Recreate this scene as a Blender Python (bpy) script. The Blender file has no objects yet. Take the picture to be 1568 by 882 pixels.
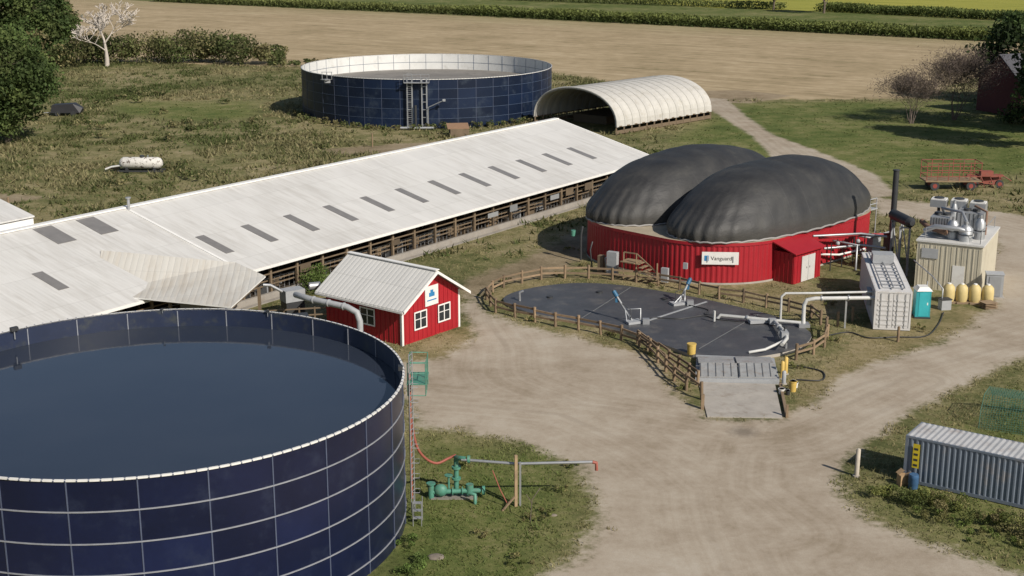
import bpy, math, random
import numpy as np
from mathutils import Vector, Matrix
random.seed(7); rng=np.random.default_rng(7)
sc=bpy.context.scene
rad=math.radians
# ---------------------------------------------------------------- materials
class NT:
    def __init__(s,m): s.t=m.node_tree; s.n=s.t.nodes; s.l=s.t.links
    def new(s,ty,**k):
        n=s.n.new(ty)
        for a,b in k.items(): setattr(n,a,b)
        return n
    def put(s,sock,val):
        if isinstance(val,bpy.types.NodeSocket): s.l.new(val,sock)
        else: sock.default_value=val
    def math(s,op,a,b=0.0,c=None,clamp=False):
        n=s.new('ShaderNodeMath',operation=op); n.use_clamp=clamp
        s.put(n.inputs[0],a); s.put(n.inputs[1],b)
        if c is not None: s.put(n.inputs[2],c)
        return n.outputs[0]
    def noise(s,vec,scale,detail=5,rough=.55):
        n=s.new('ShaderNodeTexNoise')
        s.l.new(vec,n.inputs['Vector'])
        n.inputs['Scale'].default_value=scale; n.inputs['Detail'].default_value=detail; n.inputs['Roughness'].default_value=rough
        return n.outputs[0]
    def mix(s,f,a,b,bt='MIX'):
        n=s.new('ShaderNodeMix',data_type='RGBA',blend_type=bt); 
        s.put(n.inputs[0],f)
        for i,v in ((6,a),(7,b)):
            if isinstance(v,tuple) and len(v)==3: v=v+(1,)
            s.put(n.inputs[i],v)
        return n.outputs[2]
    def ramp(s,f,stops):
        n=s.new('ShaderNodeValToRGB'); s.l.new(f,n.inputs[0]); e=n.color_ramp.elements
        while len(e)<len(stops): e.new(0.5)
        for i,(p,c) in enumerate(stops): e[i].position=p; e[i].color=(c+(1,)) if len(c)==3 else c
        return n.outputs[0]
    def sstep(s,v,lo,hi):
        n=s.new('ShaderNodeMapRange',interpolation_type='SMOOTHSTEP'); s.put(n.inputs[0],v)
        n.inputs[1].default_value=lo; n.inputs[2].default_value=hi; return n.outputs[0]
    def dot(s,v,d):
        n=s.new('ShaderNodeVectorMath',operation='DOT_PRODUCT'); s.l.new(v,n.inputs[0]); n.inputs[1].default_value=d; return n.outputs['Value']
    def comb(s,x,y,z=0.0):
        n=s.new('ShaderNodeCombineXYZ'); s.put(n.inputs[0],x); s.put(n.inputs[1],y); s.put(n.inputs[2],z); return n.outputs[0]
    def attr(s,nm,o='Fac'):
        n=s.new('ShaderNodeAttribute'); n.attribute_name=nm; return n.outputs[o]
    def bump(s,h,st,dist=.05):
        n=s.new('ShaderNodeBump'); n.inputs['Strength'].default_value=st; n.inputs['Distance'].default_value=dist; s.l.new(h,n.inputs['Height']); return n.outputs[0]
def newmat(name):
    m=bpy.data.materials.new(name); m.use_nodes=True
    return m,NT(m),m.node_tree.nodes['Principled BSDF']
_mc={}
def mat(name,col,rough=.6,metal=0,var=.25,scale=1.5,dirt=None,dirtamt=.5,bump=0,bscale=20,spec=.5,rib=None,ribs=.5,dl=.5):
    if name in _mc: return _mc[name]
    m,t,p=newmat(name)
    pos=t.new('ShaderNodeNewGeometry').outputs['Position']
    n1=t.noise(pos,scale,6,.6); n2=t.noise(pos,scale*9,3,.6)
    f=t.math('ADD',t.math('MULTIPLY',n1,.7),t.math('MULTIPLY',n2,.3))
    k=t.math('MULTIPLY_ADD',t.math('SUBTRACT',f,.5),var*3,1.0)
    k=t.math('MULTIPLY',k,t.attr('fc'))
    c=t.mix(1.0,col+(1,),t.comb(k,k,k),'MULTIPLY')
    if dirt:
        d=t.sstep(t.noise(pos,scale*.7+.3,7,.7),dl,dl+.22*(1 if dl==.5 else .25))
        c=t.mix(t.math('MULTIPLY',d,dirtamt),c,dirt)
    t.l.new(c,p.inputs['Base Color'])
    p.inputs['Roughness'].default_value=rough; p.inputs['Metallic'].default_value=metal
    p.inputs['Specular IOR Level'].default_value=spec
    h=None
    if bump: h=t.bump(t.noise(pos,bscale,4),bump,.03)
    if rib:
        w=t.math('SINE',t.math('MULTIPLY',t.dot(pos,rib),2*math.pi/ribs)); w=t.math('POWER',t.math('ABSOLUTE',w),.5)
        h=t.bump(w,.5,.04)
    if h is not None: t.l.new(h,p.inputs['Normal'])
    _mc[name]=m; return m
def roofmat(name,ds,dw,col,dirt,sheet=1.0,amt=.4,rib=.33,bs=.35):
    if name in _mc: return _mc[name]
    m,t,p=newmat(name)
    pos=t.new('ShaderNodeNewGeometry').outputs['Position']
    s=t.dot(pos,ds+(0,)); w=t.dot(pos,dw+(0,))
    idx=t.math('FLOOR',t.math('DIVIDE',s,sheet)); idw=t.math('FLOOR',t.math('DIVIDE',w,4.6))
    wn=t.new('ShaderNodeTexWhiteNoise',noise_dimensions='2D'); t.l.new(t.comb(idx,idw),wn.inputs['Vector'])
    v=t.math('MULTIPLY_ADD',wn.outputs['Value'],.08,.94)
    v=t.math('MULTIPLY',v,t.attr('fc'))
    c=t.mix(1.0,col+(1,),t.comb(v,v,v),'MULTIPLY')
    streak=t.noise(t.comb(t.math('MULTIPLY',s,2.2),t.math('MULTIPLY',w,.25)),1,6,.65)
    big=t.noise(pos,.12,5,.6)
    d=t.sstep(t.math('ADD',t.math('MULTIPLY',streak,.6),t.math('MULTIPLY',big,.4)),.43,.68)
    c=t.mix(t.math('MULTIPLY',d,amt),c,dirt)
    fr=t.math('ABSOLUTE',t.math('SUBTRACT',t.math('FRACT',t.math('DIVIDE',w,4.6)),.5))
    c=t.mix(t.math('MULTIPLY',t.sstep(fr,.488,.497),.2),c,(.25,.24,.22))
    t.l.new(c,p.inputs['Base Color']); p.inputs['Roughness'].default_value=.55
    wv=t.math('POWER',t.math('ABSOLUTE',t.math('SINE',t.math('MULTIPLY',s,math.pi/rib))),.4)
    t.l.new(t.bump(wv,bs,.04),p.inputs['Normal'])
    _mc[name]=m; return m
# ---------------------------------------------------------------- builder
def V(*a): return Vector(a)
def empty(name,loc=(0,0,0)):
    e=bpy.data.objects.new(name,None); e.location=loc; e.empty_display_size=.5; sc.collection.objects.link(e); return e
class B:
    def __init__(s): s.v=[];s.f=[];s.m=[];s.s=[];s.c=[];s.mats=[]
    def mi(s,m):
        if m not in s.mats: s.mats.append(m)
        return s.mats.index(m)
    def add(s,vs,fs,m,smooth=False,col=1.0):
        o=len(s.v); s.v+= [tuple(v) for v in vs]; i=s.mi(m)
        for k,f in enumerate(fs):
            s.f.append(tuple(x+o for x in f)); s.m.append(i); s.s.append(smooth); s.c.append(col[k] if isinstance(col,list) else col)
    def para(s,o,a,b,c,m,col=1.0):
        o=Vector(o);a=Vector(a);b=Vector(b);c=Vector(c)
        if a.cross(b).dot(c)<0: a,b=b,a
        vs=[o,o+a,o+a+b,o+b,o+c,o+a+c,o+a+b+c,o+b+c]
        s.add(vs,[(0,3,2,1),(4,5,6,7),(0,1,5,4),(1,2,6,5),(2,3,7,6),(3,0,4,7)],m,False,col)
    def box(s,c,size,m,rot=0,col=1.0):
        x,y,z=size; cr,sr=math.cos(rot),math.sin(rot)
        a=V(cr*x,sr*x,0);b=V(-sr*y,cr*y,0)
        o=Vector(c)-a/2-b/2-V(0,0,z/2); s.para(o,a,b,V(0,0,z),m,col)
    def beam(s,p0,p1,w,h,m,col=1.0):
        p0=Vector(p0);p1=Vector(p1);d=p1-p0
        up=V(0,0,1) if abs(d.normalized().z)<.95 else V(0,1,0)
        a=d.cross(up).normalized()*w; b=a.cross(d).normalized()*h
        s.para(p0-a/2-b/2,d,a,b,m,col)
    def tube(s,pts,r,m,n=8,caps=True,col=1.0):
        pts=[Vector(p) for p in pts]; rs=r if isinstance(r,(list,tuple)) else [r]*len(pts)
        vs=[];fs=[];prev=None
        for i,p in enumerate(pts):
            if i==0:d=pts[1]-p
            elif i==len(pts)-1:d=p-pts[i-1]
            else:d=(pts[i+1]-p).normalized()+(p-pts[i-1]).normalized()
            d=d.normalized()
            if prev is None:
                up=V(0,0,1) if abs(d.z)<.9 else V(1,0,0); a=d.cross(up).normalized()
            else: a=(prev-d*prev.dot(d)).normalized()
            prev=a; b=d.cross(a)
            vs+=[p+a*(rs[i]*math.cos(2*math.pi*k/n))+b*(rs[i]*math.sin(2*math.pi*k/n)) for k in range(n)]
        for i in range(len(pts)-1):
            for k in range(n):
                k2=(k+1)%n; fs.append((i*n+k,i*n+k2,(i+1)*n+k2,(i+1)*n+k))
        s.add(vs,fs,m,n>5,col)
        if caps:
            s.add(vs[:n],[tuple(range(n-1,-1,-1))],m,False,col); s.add(vs[-n:],[tuple(range(n))],m,False,col)
    def cyl(s,p0,p1,r,m,n=16,col=1.0,r1=None): s.tube([p0,p1],[r,r if r1 is None else r1],m,n,True,col)
    def ell(s,c,r,m,nu=14,nv=9,col=1.0,zmin=-1):
        vs=[];fs=[]
        for j in range(nv+1):
            ph=-math.pi/2+math.pi*j/nv
            for i in range(nu):
                th=2*math.pi*i/nu; vs.append((c[0]+r[0]*math.cos(ph)*math.cos(th),c[1]+r[1]*math.cos(ph)*math.sin(th),c[2]+r[2]*max(zmin,math.sin(ph))))
        for j in range(nv):
            for i in range(nu):
                i2=(i+1)%nu; fs.append((j*nu+i,j*nu+i2,(j+1)*nu+i2,(j+1)*nu+i))
        s.add(vs,fs,m,True,col)
    def prism(s,poly,z0,z1,m,mside=None):
        n=len(poly); vs=[(p[0],p[1],z0) for p in poly]+[(p[0],p[1],z1) for p in poly]
        s.add(vs,[tuple(range(n,2*n))],m); s.add(vs,[(i,(i+1)%n,(i+1)%n+n,i+n) for i in range(n)],mside or m)
    def obj(s,name,parent=None):
        me=bpy.data.meshes.new(name); me.from_pydata(s.v,[],s.f); 
        for m in s.mats: me.materials.append(m)
        me.polygons.foreach_set('material_index',s.m); me.polygons.foreach_set('use_smooth',s.s)
        at=me.attributes.new('fc','FLOAT','FACE'); at.data.foreach_set('value',s.c)
        me.update(); o=bpy.data.objects.new(name,me); sc.collection.objects.link(o)
        if parent:
            o.parent=parent; o.matrix_parent_inverse=Matrix.Translation(-parent.location)
        return o
def npmesh(name,verts,faces,cols,material,parent=None,smooth=False):
    me=bpy.data.meshes.new(name); M,K=faces.shape
    me.vertices.add(len(verts)); me.vertices.foreach_set('co',verts.astype(np.float32).ravel())
    me.loops.add(M*K); me.loops.foreach_set('vertex_index',faces.astype(np.int32).ravel())
    me.polygons.add(M); me.polygons.foreach_set('loop_start',np.arange(0,M*K,K,dtype=np.int32)); me.polygons.foreach_set('loop_total',np.full(M,K,dtype=np.int32))
    me.update(calc_edges=True)
    if cols is not None:
        at=me.attributes.new('leafcol','FLOAT_COLOR','FACE'); c4=np.ones((M,4),np.float32); c4[:,:3]=cols; at.data.foreach_set('color',c4.ravel())
    me.materials.append(material); o=bpy.data.objects.new(name,me); sc.collection.objects.link(o)
    if parent:
        o.parent=parent; o.matrix_parent_inverse=Matrix.Translation(-parent.location)
    return o
# ---------------------------------------------------------------- layout data
def sd(poly,P):
    poly=np.array(poly,float); n=len(poly); best=np.full(len(P),1e9); ins=np.zeros(len(P),bool)
    for i in range(n):
        a=poly[i]; b=poly[(i+1)%n]; ab=b-a; t=np.clip(((P-a)@ab)/(ab@ab+1e-9),0,1)
        d=np.hypot(*(P-(a+t[:,None]*ab)).T); best=np.minimum(best,d)
        c=((a[1]>P[:,1])!=(b[1]>P[:,1])); 
        with np.errstate(divide='ignore',invalid='ignore'):
            x=(b[0]-a[0])*(P[:,1]-a[1])/(b[1]-a[1]+1e-12)+a[0]
        ins^=(c&(P[:,0]<x))
    return np.where(ins,best,-best)
def pdist(line,P):
    best=np.full(len(P),1e9)
    for a,b in zip(line[:-1],line[1:]):
        a=np.array(a,float);b=np.array(b,float);ab=b-a;t=np.clip(((P-a)@ab)/(ab@ab),0,1)
        best=np.minimum(best,np.hypot(*(P-(a+t[:,None]*ab)).T))
    return best
def smooth_closed(pts,k=6):
    out=[];n=len(pts)
    for i in range(n):
        p=[Vector(pts[(i+j-1)%n]) for j in range(4)]
        for q in range(k):
            t=q/k; out.append(tuple(.5*((2*p[1])+(-p[0]+p[2])*t+(2*p[0]-5*p[1]+4*p[2]-p[3])*t*t+(-p[0]+3*p[1]-3*p[2]+p[3])*t**3)))
    return out
def smooth_open(pts,k=5):
    P_=[pts[0]]+list(pts)+[pts[-1]]; out=[]
    for i in range(len(pts)-1):
        p=[Vector(P_[i+j]) for j in range(4)]
        for q in range(k):
            t=q/k; out.append(tuple(.5*((2*p[1])+(-p[0]+p[2])*t+(2*p[0]-5*p[1]+4*p[2]-p[3])*t*t+(-p[0]+3*p[1]-3*p[2]+p[3])*t**3)))
    return out+[tuple(pts[-1])]
def resample(line,step):
    L=[Vector(p) for p in line]; out=[L[0]]
    tot=sum((b-a).length for a,b in zip(L[:-1],L[1:])); n=max(1,round(tot/step)); st=tot/n; nxt=st; d=0
    for a,b in zip(L[:-1],L[1:]):
        l=(b-a).length
        while nxt<=d+l+1e-6 and len(out)<=n: out.append(a+(b-a)*((nxt-d)/l)); nxt+=st
        d+=l
    return out
GRAV=[(-5.6,76.8),(-3.2,75.9),(-.2,74.5),(2.4,72.2),(4.1,68.4),(4.5,65),(3.9,61.5),(3,59.4),(1.8,57.3),(-2,48),(0,30),(30,30),(26,53),(24,56.5),(21.9,58.6),(19.5,61),(17.9,63.4),(17.2,66.3),(17.5,68.4),(19.5,72.6),(23.5,77.9),(27.7,82.7),(35.3,90.1),(46,99),(60,112),(62,130),(52.1,136.7),(48.1,140),(43.9,143),(39.1,146.5),(37.3,137.5),(44.5,133),(45.5,125),(41.5,116),(38.5,104.4),(34.4,97.8),(30.7,93.6),(26.3,90.0),(22.4,86.6),(18.5,80.2),(15.9,77.6),(11.8,77.6),(10.4,82.7),(9.2,90.1),(5.4,93.9),(.8,97.2),(-1.9,100.7),(-2.2,103),(-3.2,106),(-4,101),(-3,97.5),(-2.8,94),(-4.2,90.5),(-6.2,89),(-8,88)]
PATH=[(32,212),(30,232),(36,232),(36,210),(36.5,192),(40,176),(43,160),(42,147),(39,146),(38,158),(33,173),(33.5,190)]
DIRT=[(-3.4,104),(-4.5,110),(1,118),(5,127),(12,138),(15,136),(9,126),(5.5,117),(4.5,112.5),(-1,110),(-2,106)]
DIRT2=[(-22,174),(-6,177),(3,183),(-4,187),(-16,183),(-26,178)]
DIRT3=[(-66,140),(-55,142),(-50,146),(-58,149),(-68,146)]
DIRT4=[(28,226),(24,240),(40,244),(48,236),(40,226)]
FIELD=[(-130,330),(-90,296),(-53,286),(8,274),(28,240),(33,232),(51,230),(68,232),(93,270),(240,240),(240,262),(121,345),(-134,520),(-200,566),(-400,640),(-400,420)]
YEL=[(70,480),(112,455),(150,420),(400,240),(900,600),(600,1500),(-100,1500),(40,520)]
DRY=[[(-8,87),(-3.5,86),(-1,90),(-2.5,94),(-3,98),(-5,96),(-8,90)],[(17.5,78),(20,82),(24,87),(30,93),(38,101),(31,103),(26,97),(24,93),(21,88),(18.5,86)],[(-3,103),(0,112),(8,113),(18,108),(24,108),(28,104),(24,99),(16,106),(6,111)],[(8,86),(11,78),(11.5,86),(9.5,92),(3,97)],[(36,104),(44,112),(46,128),(40,128),(37,112)]]
PIT=smooth_closed([(-.7,104),(1,107),(5,109),(9.2,108.2),(14,105),(17,102.3),(20,99),(21.6,95),(20,91.3),(16.5,89.2),(13,89.3),(11,91.6),(8.3,95.1),(4.7,98),(1,100.6)],4)
RUN=[(14,40),(11,58),(11.5,70),(15,78),(22,85),(31,91),(41,98),(52,108),(54,122),(47,137),(40,150),(36,172),(35,200),(33,232)]
RUN2=[(13,62),(9,72),(4,79),(-1,85),(-1.5,92),(-3,100),(-2,107),(1,113),(7,124)]
RUN3=[(-6,82),(2,80),(9,77),(15,74),(21,79),(27,85)]
TC=(-17.7,62.9); TR=12.4; TH=7.6
TC2=(-13.3,216.5); TR2=19.5; TH2=7.1
J=V(-31.9,110.6,0); DS=V(.579,.8153,0).normalized(); DW=V(.8153,-.579,0).normalized()
DC=V(19.9,122.4,0); DU=V(.7071,.7071,0); DV=V(-.7071,.7071,0)
def barnp(s_,w,h=None):
    p=J+DS*s_+DW*w; p.z=6.2-.249*abs(w) if h is None else h; return p
# ---------------------------------------------------------------- ground
ys=list(np.arange(30,135,.45)); y=ys[-1]; st=.45
while y<3200: st*=1.022; y+=st; ys.append(y)
ylow=[]; y=30; st=.6
while y>-120: st*=1.15; y-=st; ylow.append(y)
ys=np.array(ylow[::-1]+ys)
xs=list(np.arange(0,62,.5)); x=xs[-1]; st=.5
while x<2600: st*=1.06; x+=st; xs.append(x)
xs=np.array([-a for a in xs[:0:-1]]+xs)
X,Y=np.meshgrid(xs,ys); P=np.stack([X.ravel(),Y.ravel()],1); nx=len(xs);ny=len(ys)
idx=np.arange(nx*ny).reshape(ny,nx)
F=np.stack([idx[:-1,:-1].ravel(),idx[:-1,1:].ravel(),idx[1:,1:].ravel(),idx[1:,:-1].ravel()],1)
gm,t,p=newmat('ground_mat')
pos=t.new('ShaderNodeNewGeometry').outputs['Position']
nA=t.noise(pos,.05,6,.6); nB=t.noise(pos,.35,7,.65); nC=t.noise(pos,2.5,6,.7); nD=t.noise(pos,14,4,.7)
gmix=t.math('ADD',t.math('ADD',t.math('MULTIPLY',nA,.36),t.math('MULTIPLY',nB,.38)),t.math('MULTIPLY',nC,.26))
dry=t.ramp(gmix,[(.38,(.055,.065,.024)),(.45,(.105,.11,.042)),(.50,(.165,.155,.07)),(.55,(.24,.205,.11)),(.64,(.31,.26,.16))])
lush=t.ramp(gmix,[(.38,(.055,.075,.020)),(.46,(.09,.115,.033)),(.52,(.135,.145,.05)),(.60,(.22,.20,.095))])
g=t.mix(t.sstep(t.math('ADD',t.attr('lawn'),t.math('MULTIPLY',t.math('SUBTRACT',nB,.5),14)),-1.5,3.5),dry,lush)
fine=t.math('MULTIPLY_ADD',t.math('SUBTRACT',nD,.5),1.5,1.0); g=t.mix(1.0,g,t.comb(fine,fine,fine),'MULTIPLY')
fd=t.dot(pos,(.575,.818,0)); fl=t.dot(pos,(.818,-.575,0))
row=t.noise(t.comb(t.math('MULTIPLY',fd,.35),t.math('MULTIPLY',fl,.02)),1,6,.7)
rowf=t.noise(t.comb(t.math('MULTIPLY',fd,1.3),t.math('MULTIPLY',fl,.06)),1,5,.75)
fm=t.math('ADD',t.math('ADD',t.math('MULTIPLY',row,.3),t.math('MULTIPLY',rowf,.28)),t.math('ADD',t.math('MULTIPLY',nA,.2),t.math('MULTIPLY',nB,.22)))
fc=t.ramp(fm,[(.39,(.19,.16,.085)),(.46,(.30,.235,.14)),(.53,(.39,.305,.19)),(.61,(.49,.40,.27))])
fg=t.sstep(t.math('ADD',fd,t.math('MULTIPLY',nA,70)),350,400)
fc=t.mix(t.math('MULTIPLY',fg,.4),fc,(.15,.165,.06))
def msk(a,amp=3.0,w=.5,fine=1.0):
    v=t.math('ADD',t.attr(a),t.math('ADD',t.math('MULTIPLY',t.math('SUBTRACT',nB,.5),amp),t.math('MULTIPLY',t.math('SUBTRACT',nC,.5),fine)))
    return t.sstep(v,-w,w)
g=t.mix(msk('sdf',12,1.5,3),g,fc)
ye=t.ramp(row,[(.35,(.18,.20,.035)),(.6,(.34,.32,.07))])
g=t.mix(msk('sdy',3,1),g,ye)
dr=t.ramp(gmix,[(.38,(.15,.115,.07)),(.5,(.25,.195,.13)),(.62,(.34,.285,.20))])
dyc=t.ramp(gmix,[(.38,(.13,.12,.05)),(.48,(.23,.185,.095)),(.58,(.32,.26,.155))])
g=t.mix(t.math('MULTIPLY',msk('sdr',5,1.2,4),.8),g,dyc)
g=t.mix(t.math('MULTIPLY',msk('sdd',4,.8,2),.85),g,dr)
tr=t.attr('trk'); trd=t.math('ADD',tr,t.math('MULTIPLY',nB,.5))
lane=t.noise(t.comb(t.math('MULTIPLY',trd,1.9),t.math('MULTIPLY',nA,.8)),1,5,.6)
lf=t.math('SUBTRACT',1.0,t.sstep(tr,2.5,6)); lane=t.math('MULTIPLY',t.math('SUBTRACT',lane,.5),lf)
gv=t.math('ADD',t.math('ADD',t.math('MULTIPLY',lane,.26),t.math('MULTIPLY',nB,.40)),t.math('ADD',t.math('MULTIPLY',nA,.42),t.math('MULTIPLY',nC,.18)))
gr=t.ramp(gv,[(.38,(.265,.215,.155)),(.46,(.335,.28,.215)),(.53,(.385,.33,.26)),(.62,(.43,.38,.31))])
# faint pairs of tyre lines
tl=t.math('SUBTRACT',1.0,t.sstep(t.math('ABSOLUTE',t.math('SUBTRACT',trd,1.35)),.10,.30))
gr=t.mix(t.math('MULTIPLY',tl,t.math('MULTIPLY',t.sstep(nA,.42,.6),.28)),gr,(.24,.20,.155))
fine2=t.math('MULTIPLY_ADD',t.math('SUBTRACT',nD,.5),.5,1.0); gr=t.mix(1.0,gr,t.comb(fine2,fine2,fine2),'MULTIPLY')
mg=msk('sdg',3.2,.7,2.4)
g=t.mix(mg,g,gr)
g=t.mix(msk('sdp',1.6,.5,1),g,gr)
oil=t.new('ShaderNodeVectorMath',operation='DISTANCE'); t.l.new(pos,oil.inputs[0]); oil.inputs[1].default_value=(13.6,75.6,0)
g=t.mix(t.math('MULTIPLY',t.math('SUBTRACT',1.0,t.sstep(t.math('ADD',oil.outputs['Value'],nC),.6,1.8)),.6),g,(.13,.11,.09))
t.l.new(g,p.inputs['Base Color']); p.inputs['Roughness'].default_value=.95; p.inputs['Specular IOR Level'].default_value=.1
hb=t.math('ADD',t.math('MULTIPLY',nC,.6),t.math('MULTIPLY',nD,.4))
bn=t.new('ShaderNodeBump'); bn.inputs['Distance'].default_value=.12
t.l.new(t.math('MULTIPLY_ADD',mg,-.55,.8),bn.inputs['Strength']); t.l.new(hb,bn.inputs['Height']); t.l.new(bn.outputs[0],p.inputs['Normal'])
gobj=npmesh('ground',np.stack([P[:,0],P[:,1],0*P[:,0]],1),F,None,gm)
def lawnf(P): 
    a=sd([(28,150),(40,150),(60,160),(110,180),(110,230),(60,228),(38,228),(20,185)],P)
    b=sd([(18,66),(24,76),(40,92),(80,100),(80,40),(24,52)],P)
    c=sd([(-6,77),(3,73),(5,65),(2,56),(-8,50),(-8,70)],P)
    d=sd([(41,409),(-150,530),(-150,2000),(900,2000),(900,200),(160,325)],P)
    e=sd([(-70,232),(-38,232),(-36,205),(-50,200),(-66,212)],P)-3
    return np.maximum.reduce([a,b,c,d,e])
sdd=np.maximum.reduce([sd(q,P) for q in (DIRT,DIRT2,DIRT3,DIRT4)]); sdr=np.maximum.reduce([sd(q,P) for q in DRY])
for nm,arr in (('sdg',sd(GRAV,P)),('sdp',sd(PATH,P)),('sdd',sdd),('sdr',sdr),('sdf',sd(FIELD,P)),('sdy',sd(YEL,P)),('lawn',lawnf(P)),('trk',np.minimum.reduce([pdist(smooth_open(RUN),P),pdist(smooth_open(RUN2),P),pdist(smooth_open(RUN3),P)]))):
    at=gobj.data.attributes.new(nm,'FLOAT','POINT'); at.data.foreach_set('value',np.clip(arr,-60,60).astype(np.float32))
# ---------------------------------------------------------------- leaf helpers
def leafmaterial(name):
    m,t,p=newmat(name); a=t.attr('leafcol','Color')
    pos=t.new('ShaderNodeNewGeometry').outputs['Position']; n=t.math('MULTIPLY_ADD',t.noise(pos,3,3),.8,.6)
    c=t.mix(1.0,a,t.comb(n,n,n),'MULTIPLY'); t.l.new(c,p.inputs['Base Color']); p.inputs['Roughness'].default_value=.7; p.inputs['Specular IOR Level'].default_value=.2
    tr=t.new('ShaderNodeBsdfTranslucent'); t.l.new(c,tr.inputs[0]); mx=t.new('ShaderNodeMixShader'); mx.inputs[0].default_value=.3
    t.l.new(p.outputs[0],mx.inputs[1]); t.l.new(tr.outputs[0],mx.inputs[2]); t.l.new(mx.outputs[0],t.n['Material Output'].inputs[0])
    return m
LEAF=leafmaterial('leaf_mat')
def leafcloud(C,S,col,flat=0.6):
    n=len(C); a=rng.normal(size=(n,3)); a/=np.linalg.norm(a,axis=1)[:,None]
    b=rng.normal(size=(n,3)); b-=a*(a*b).sum(1)[:,None]; b/=np.linalg.norm(b,axis=1)[:,None]
    S=S[:,None]; v=np.stack([C-a*S,C-b*S*flat,C+a*S,C+b*S*flat],1).reshape(-1,3)
    return v,np.arange(4*n).reshape(n,4),col
def tuft(P2,h,w,col,nb=4,z0=0,lean=.5):
    n=len(P2); reps=np.repeat(np.arange(n),nb); m=len(reps)
    base=np.zeros((m,3)); base[:,:2]=P2[reps]+rng.normal(size=(m,2))*w[reps,None]*.6
    ang=rng.uniform(0,2*np.pi,m); d=np.stack([np.cos(ang),np.sin(ang),0*ang],1); ww=w[reps]*rng.uniform(.25,.5,m)
    hh=h[reps]*rng.uniform(.6,1.2,m); tip=base+np.stack([rng.normal(size=m)*lean*hh,rng.normal(size=m)*lean*hh,hh],1)
    v=np.stack([base-d*ww[:,None]/2,base+d*ww[:,None]/2,tip],1).reshape(-1,3); v[:,2]+=z0-.01
    c=col[reps]*rng.uniform(.7,1.3,(m,1)); return v,np.arange(3*m).reshape(m,3),c
def footmask(P):
    ok=np.hypot(P[:,0]-TC[0],P[:,1]-TC[1])>TR+.2
    ok&=np.hypot(P[:,0]-TC2[0],P[:,1]-TC2[1])>TR2+.2
    s_=(P-np.array(J[:2]))@np.array(DS[:2]); w_=(P-np.array(J[:2]))@np.array(DW[:2]); ok&=~((abs(w_)<14.6)&(s_<64.5))
    a=(P-np.array(DC[:2]))@np.array(DU[:2]); b=(P-np.array(DC[:2]))@np.array(DV[:2]); ok&=~((abs(a)<13.2)&(abs(b)<10.3))
    ok&=sd(PIT,P)<-.1
    ok&=sd([(-7.7,92.2),(-3.7,97.2),(-9.6,101.9),(-13.7,97)],P)<0
    ok&=sd([(3.3,201.6),(14.7,190.8),(28.5,208.6),(17,219)],P)<0
    ok&=sd([(11,78),(17,78),(18,90),(12,90)],P)<0
    ok&=sd([(26,95),(29.5,95),(40,104),(40,116),(28,116)],P)<0
    ok&=sd([(20.9,68.2),(22.3,70.2),(32.3,63.2),(30.9,61.2)],P)<0
    return ok
def nz(P,s,seed=0):
    r=np.random.default_rng(seed); out=0
    for k in range(7):
        a=r.uniform(0,6.28); f=s*r.uniform(.5,2.4); out=out+np.sin((P[:,0]*np.cos(a)+P[:,1]*np.sin(a))*f+r.uniform(0,6)+1.2*np.sin(P[:,0]*s*.7+k))
    return out/7
def dens(n,x0,x1,y0,y1):
    P=np.stack([rng.uniform(x0,x1,n),rng.uniform(y0,y1,n)],1)
    return P[abs(P[:,0])<P[:,1]*.43+4]
def drym(P): return np.maximum.reduce([sd(q,P) for q in DRY])
Pn=dens(210000,-50,58,46,150); keep=footmask(Pn)&(sd(GRAV,Pn)<-.1+nz(Pn,1.2)*1.4)&(sd(PATH,Pn)<-.3)&(sd(DIRT,Pn)<-.3)
keep&=rng.uniform(size=len(Pn))<np.clip(75/Pn[:,1],0,1)**1.5
keep&=(nz(Pn,1.1,31)+rng.normal(size=len(Pn))*.4)>-.25
Pn=Pn[keep]; dm_=drym(Pn)>nz(Pn,.8,8)*1.5; lw=np.clip(lawnf(Pn)/4+.1+nz(Pn,.4,3)*1.3+nz(Pn,1.6,13)*.5,0,1)[:,None]; lw[dm_]*=.1
gn=nz(Pn,.25,5)[:,None]
col=np.array([.26,.225,.115])*(1-lw)+np.array([.115,.145,.042])*lw; col=col*(1+.35*gn)
h=rng.uniform(.06,.17,len(Pn))*(1+1.2*np.clip(nz(Pn,.6,9),0,1))*np.where(dm_,.6,1); w=rng.uniform(.12,.28,len(Pn))
v,f,c=tuft(Pn,h,w,col,3)
npmesh('grass',v,f,c,LEAF)
Pw=dens(95000,-130,110,118,300); keep=footmask(Pw)&(sd(GRAV,Pw)<-.5)&(sd(PATH,Pw)<-1)&(sd(FIELD,Pw)<-1)&(sd(DIRT,Pw)<-1)&(sd(DIRT2,Pw)<nz(Pw,.6,4)*2)&(sd(DIRT3,Pw)<nz(Pw,.6,4)*2)
dn=nz(Pw,.13,21)+nz(Pw,.45,22)*.9; keep&=((dn>.12)&(Pw[:,0]<24)&(lawnf(Pw)<0))|(rng.uniform(size=len(Pw))<.16)
Pw=Pw[keep]; gn=nz(Pw,.10,6)[:,None]; k=np.clip(.55+gn*1.9+rng.normal(size=gn.shape)*.35,0,1)
col=np.array([.08,.10,.032])*(1-k)+np.array([.25,.22,.115])*k
lwm=(lawnf(Pw)>0)[:,None]; col=np.where(lwm,np.array([.125,.145,.052]),col)
tall=np.where(lawnf(Pw)>0,.3,1)
v,f,c=tuft(Pw,rng.uniform(.2,.65,len(Pw))*tall,rng.uniform(.4,.9,len(Pw)),col,5,0,.7)
npmesh('weeds',v,f,c,LEAF)
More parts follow.
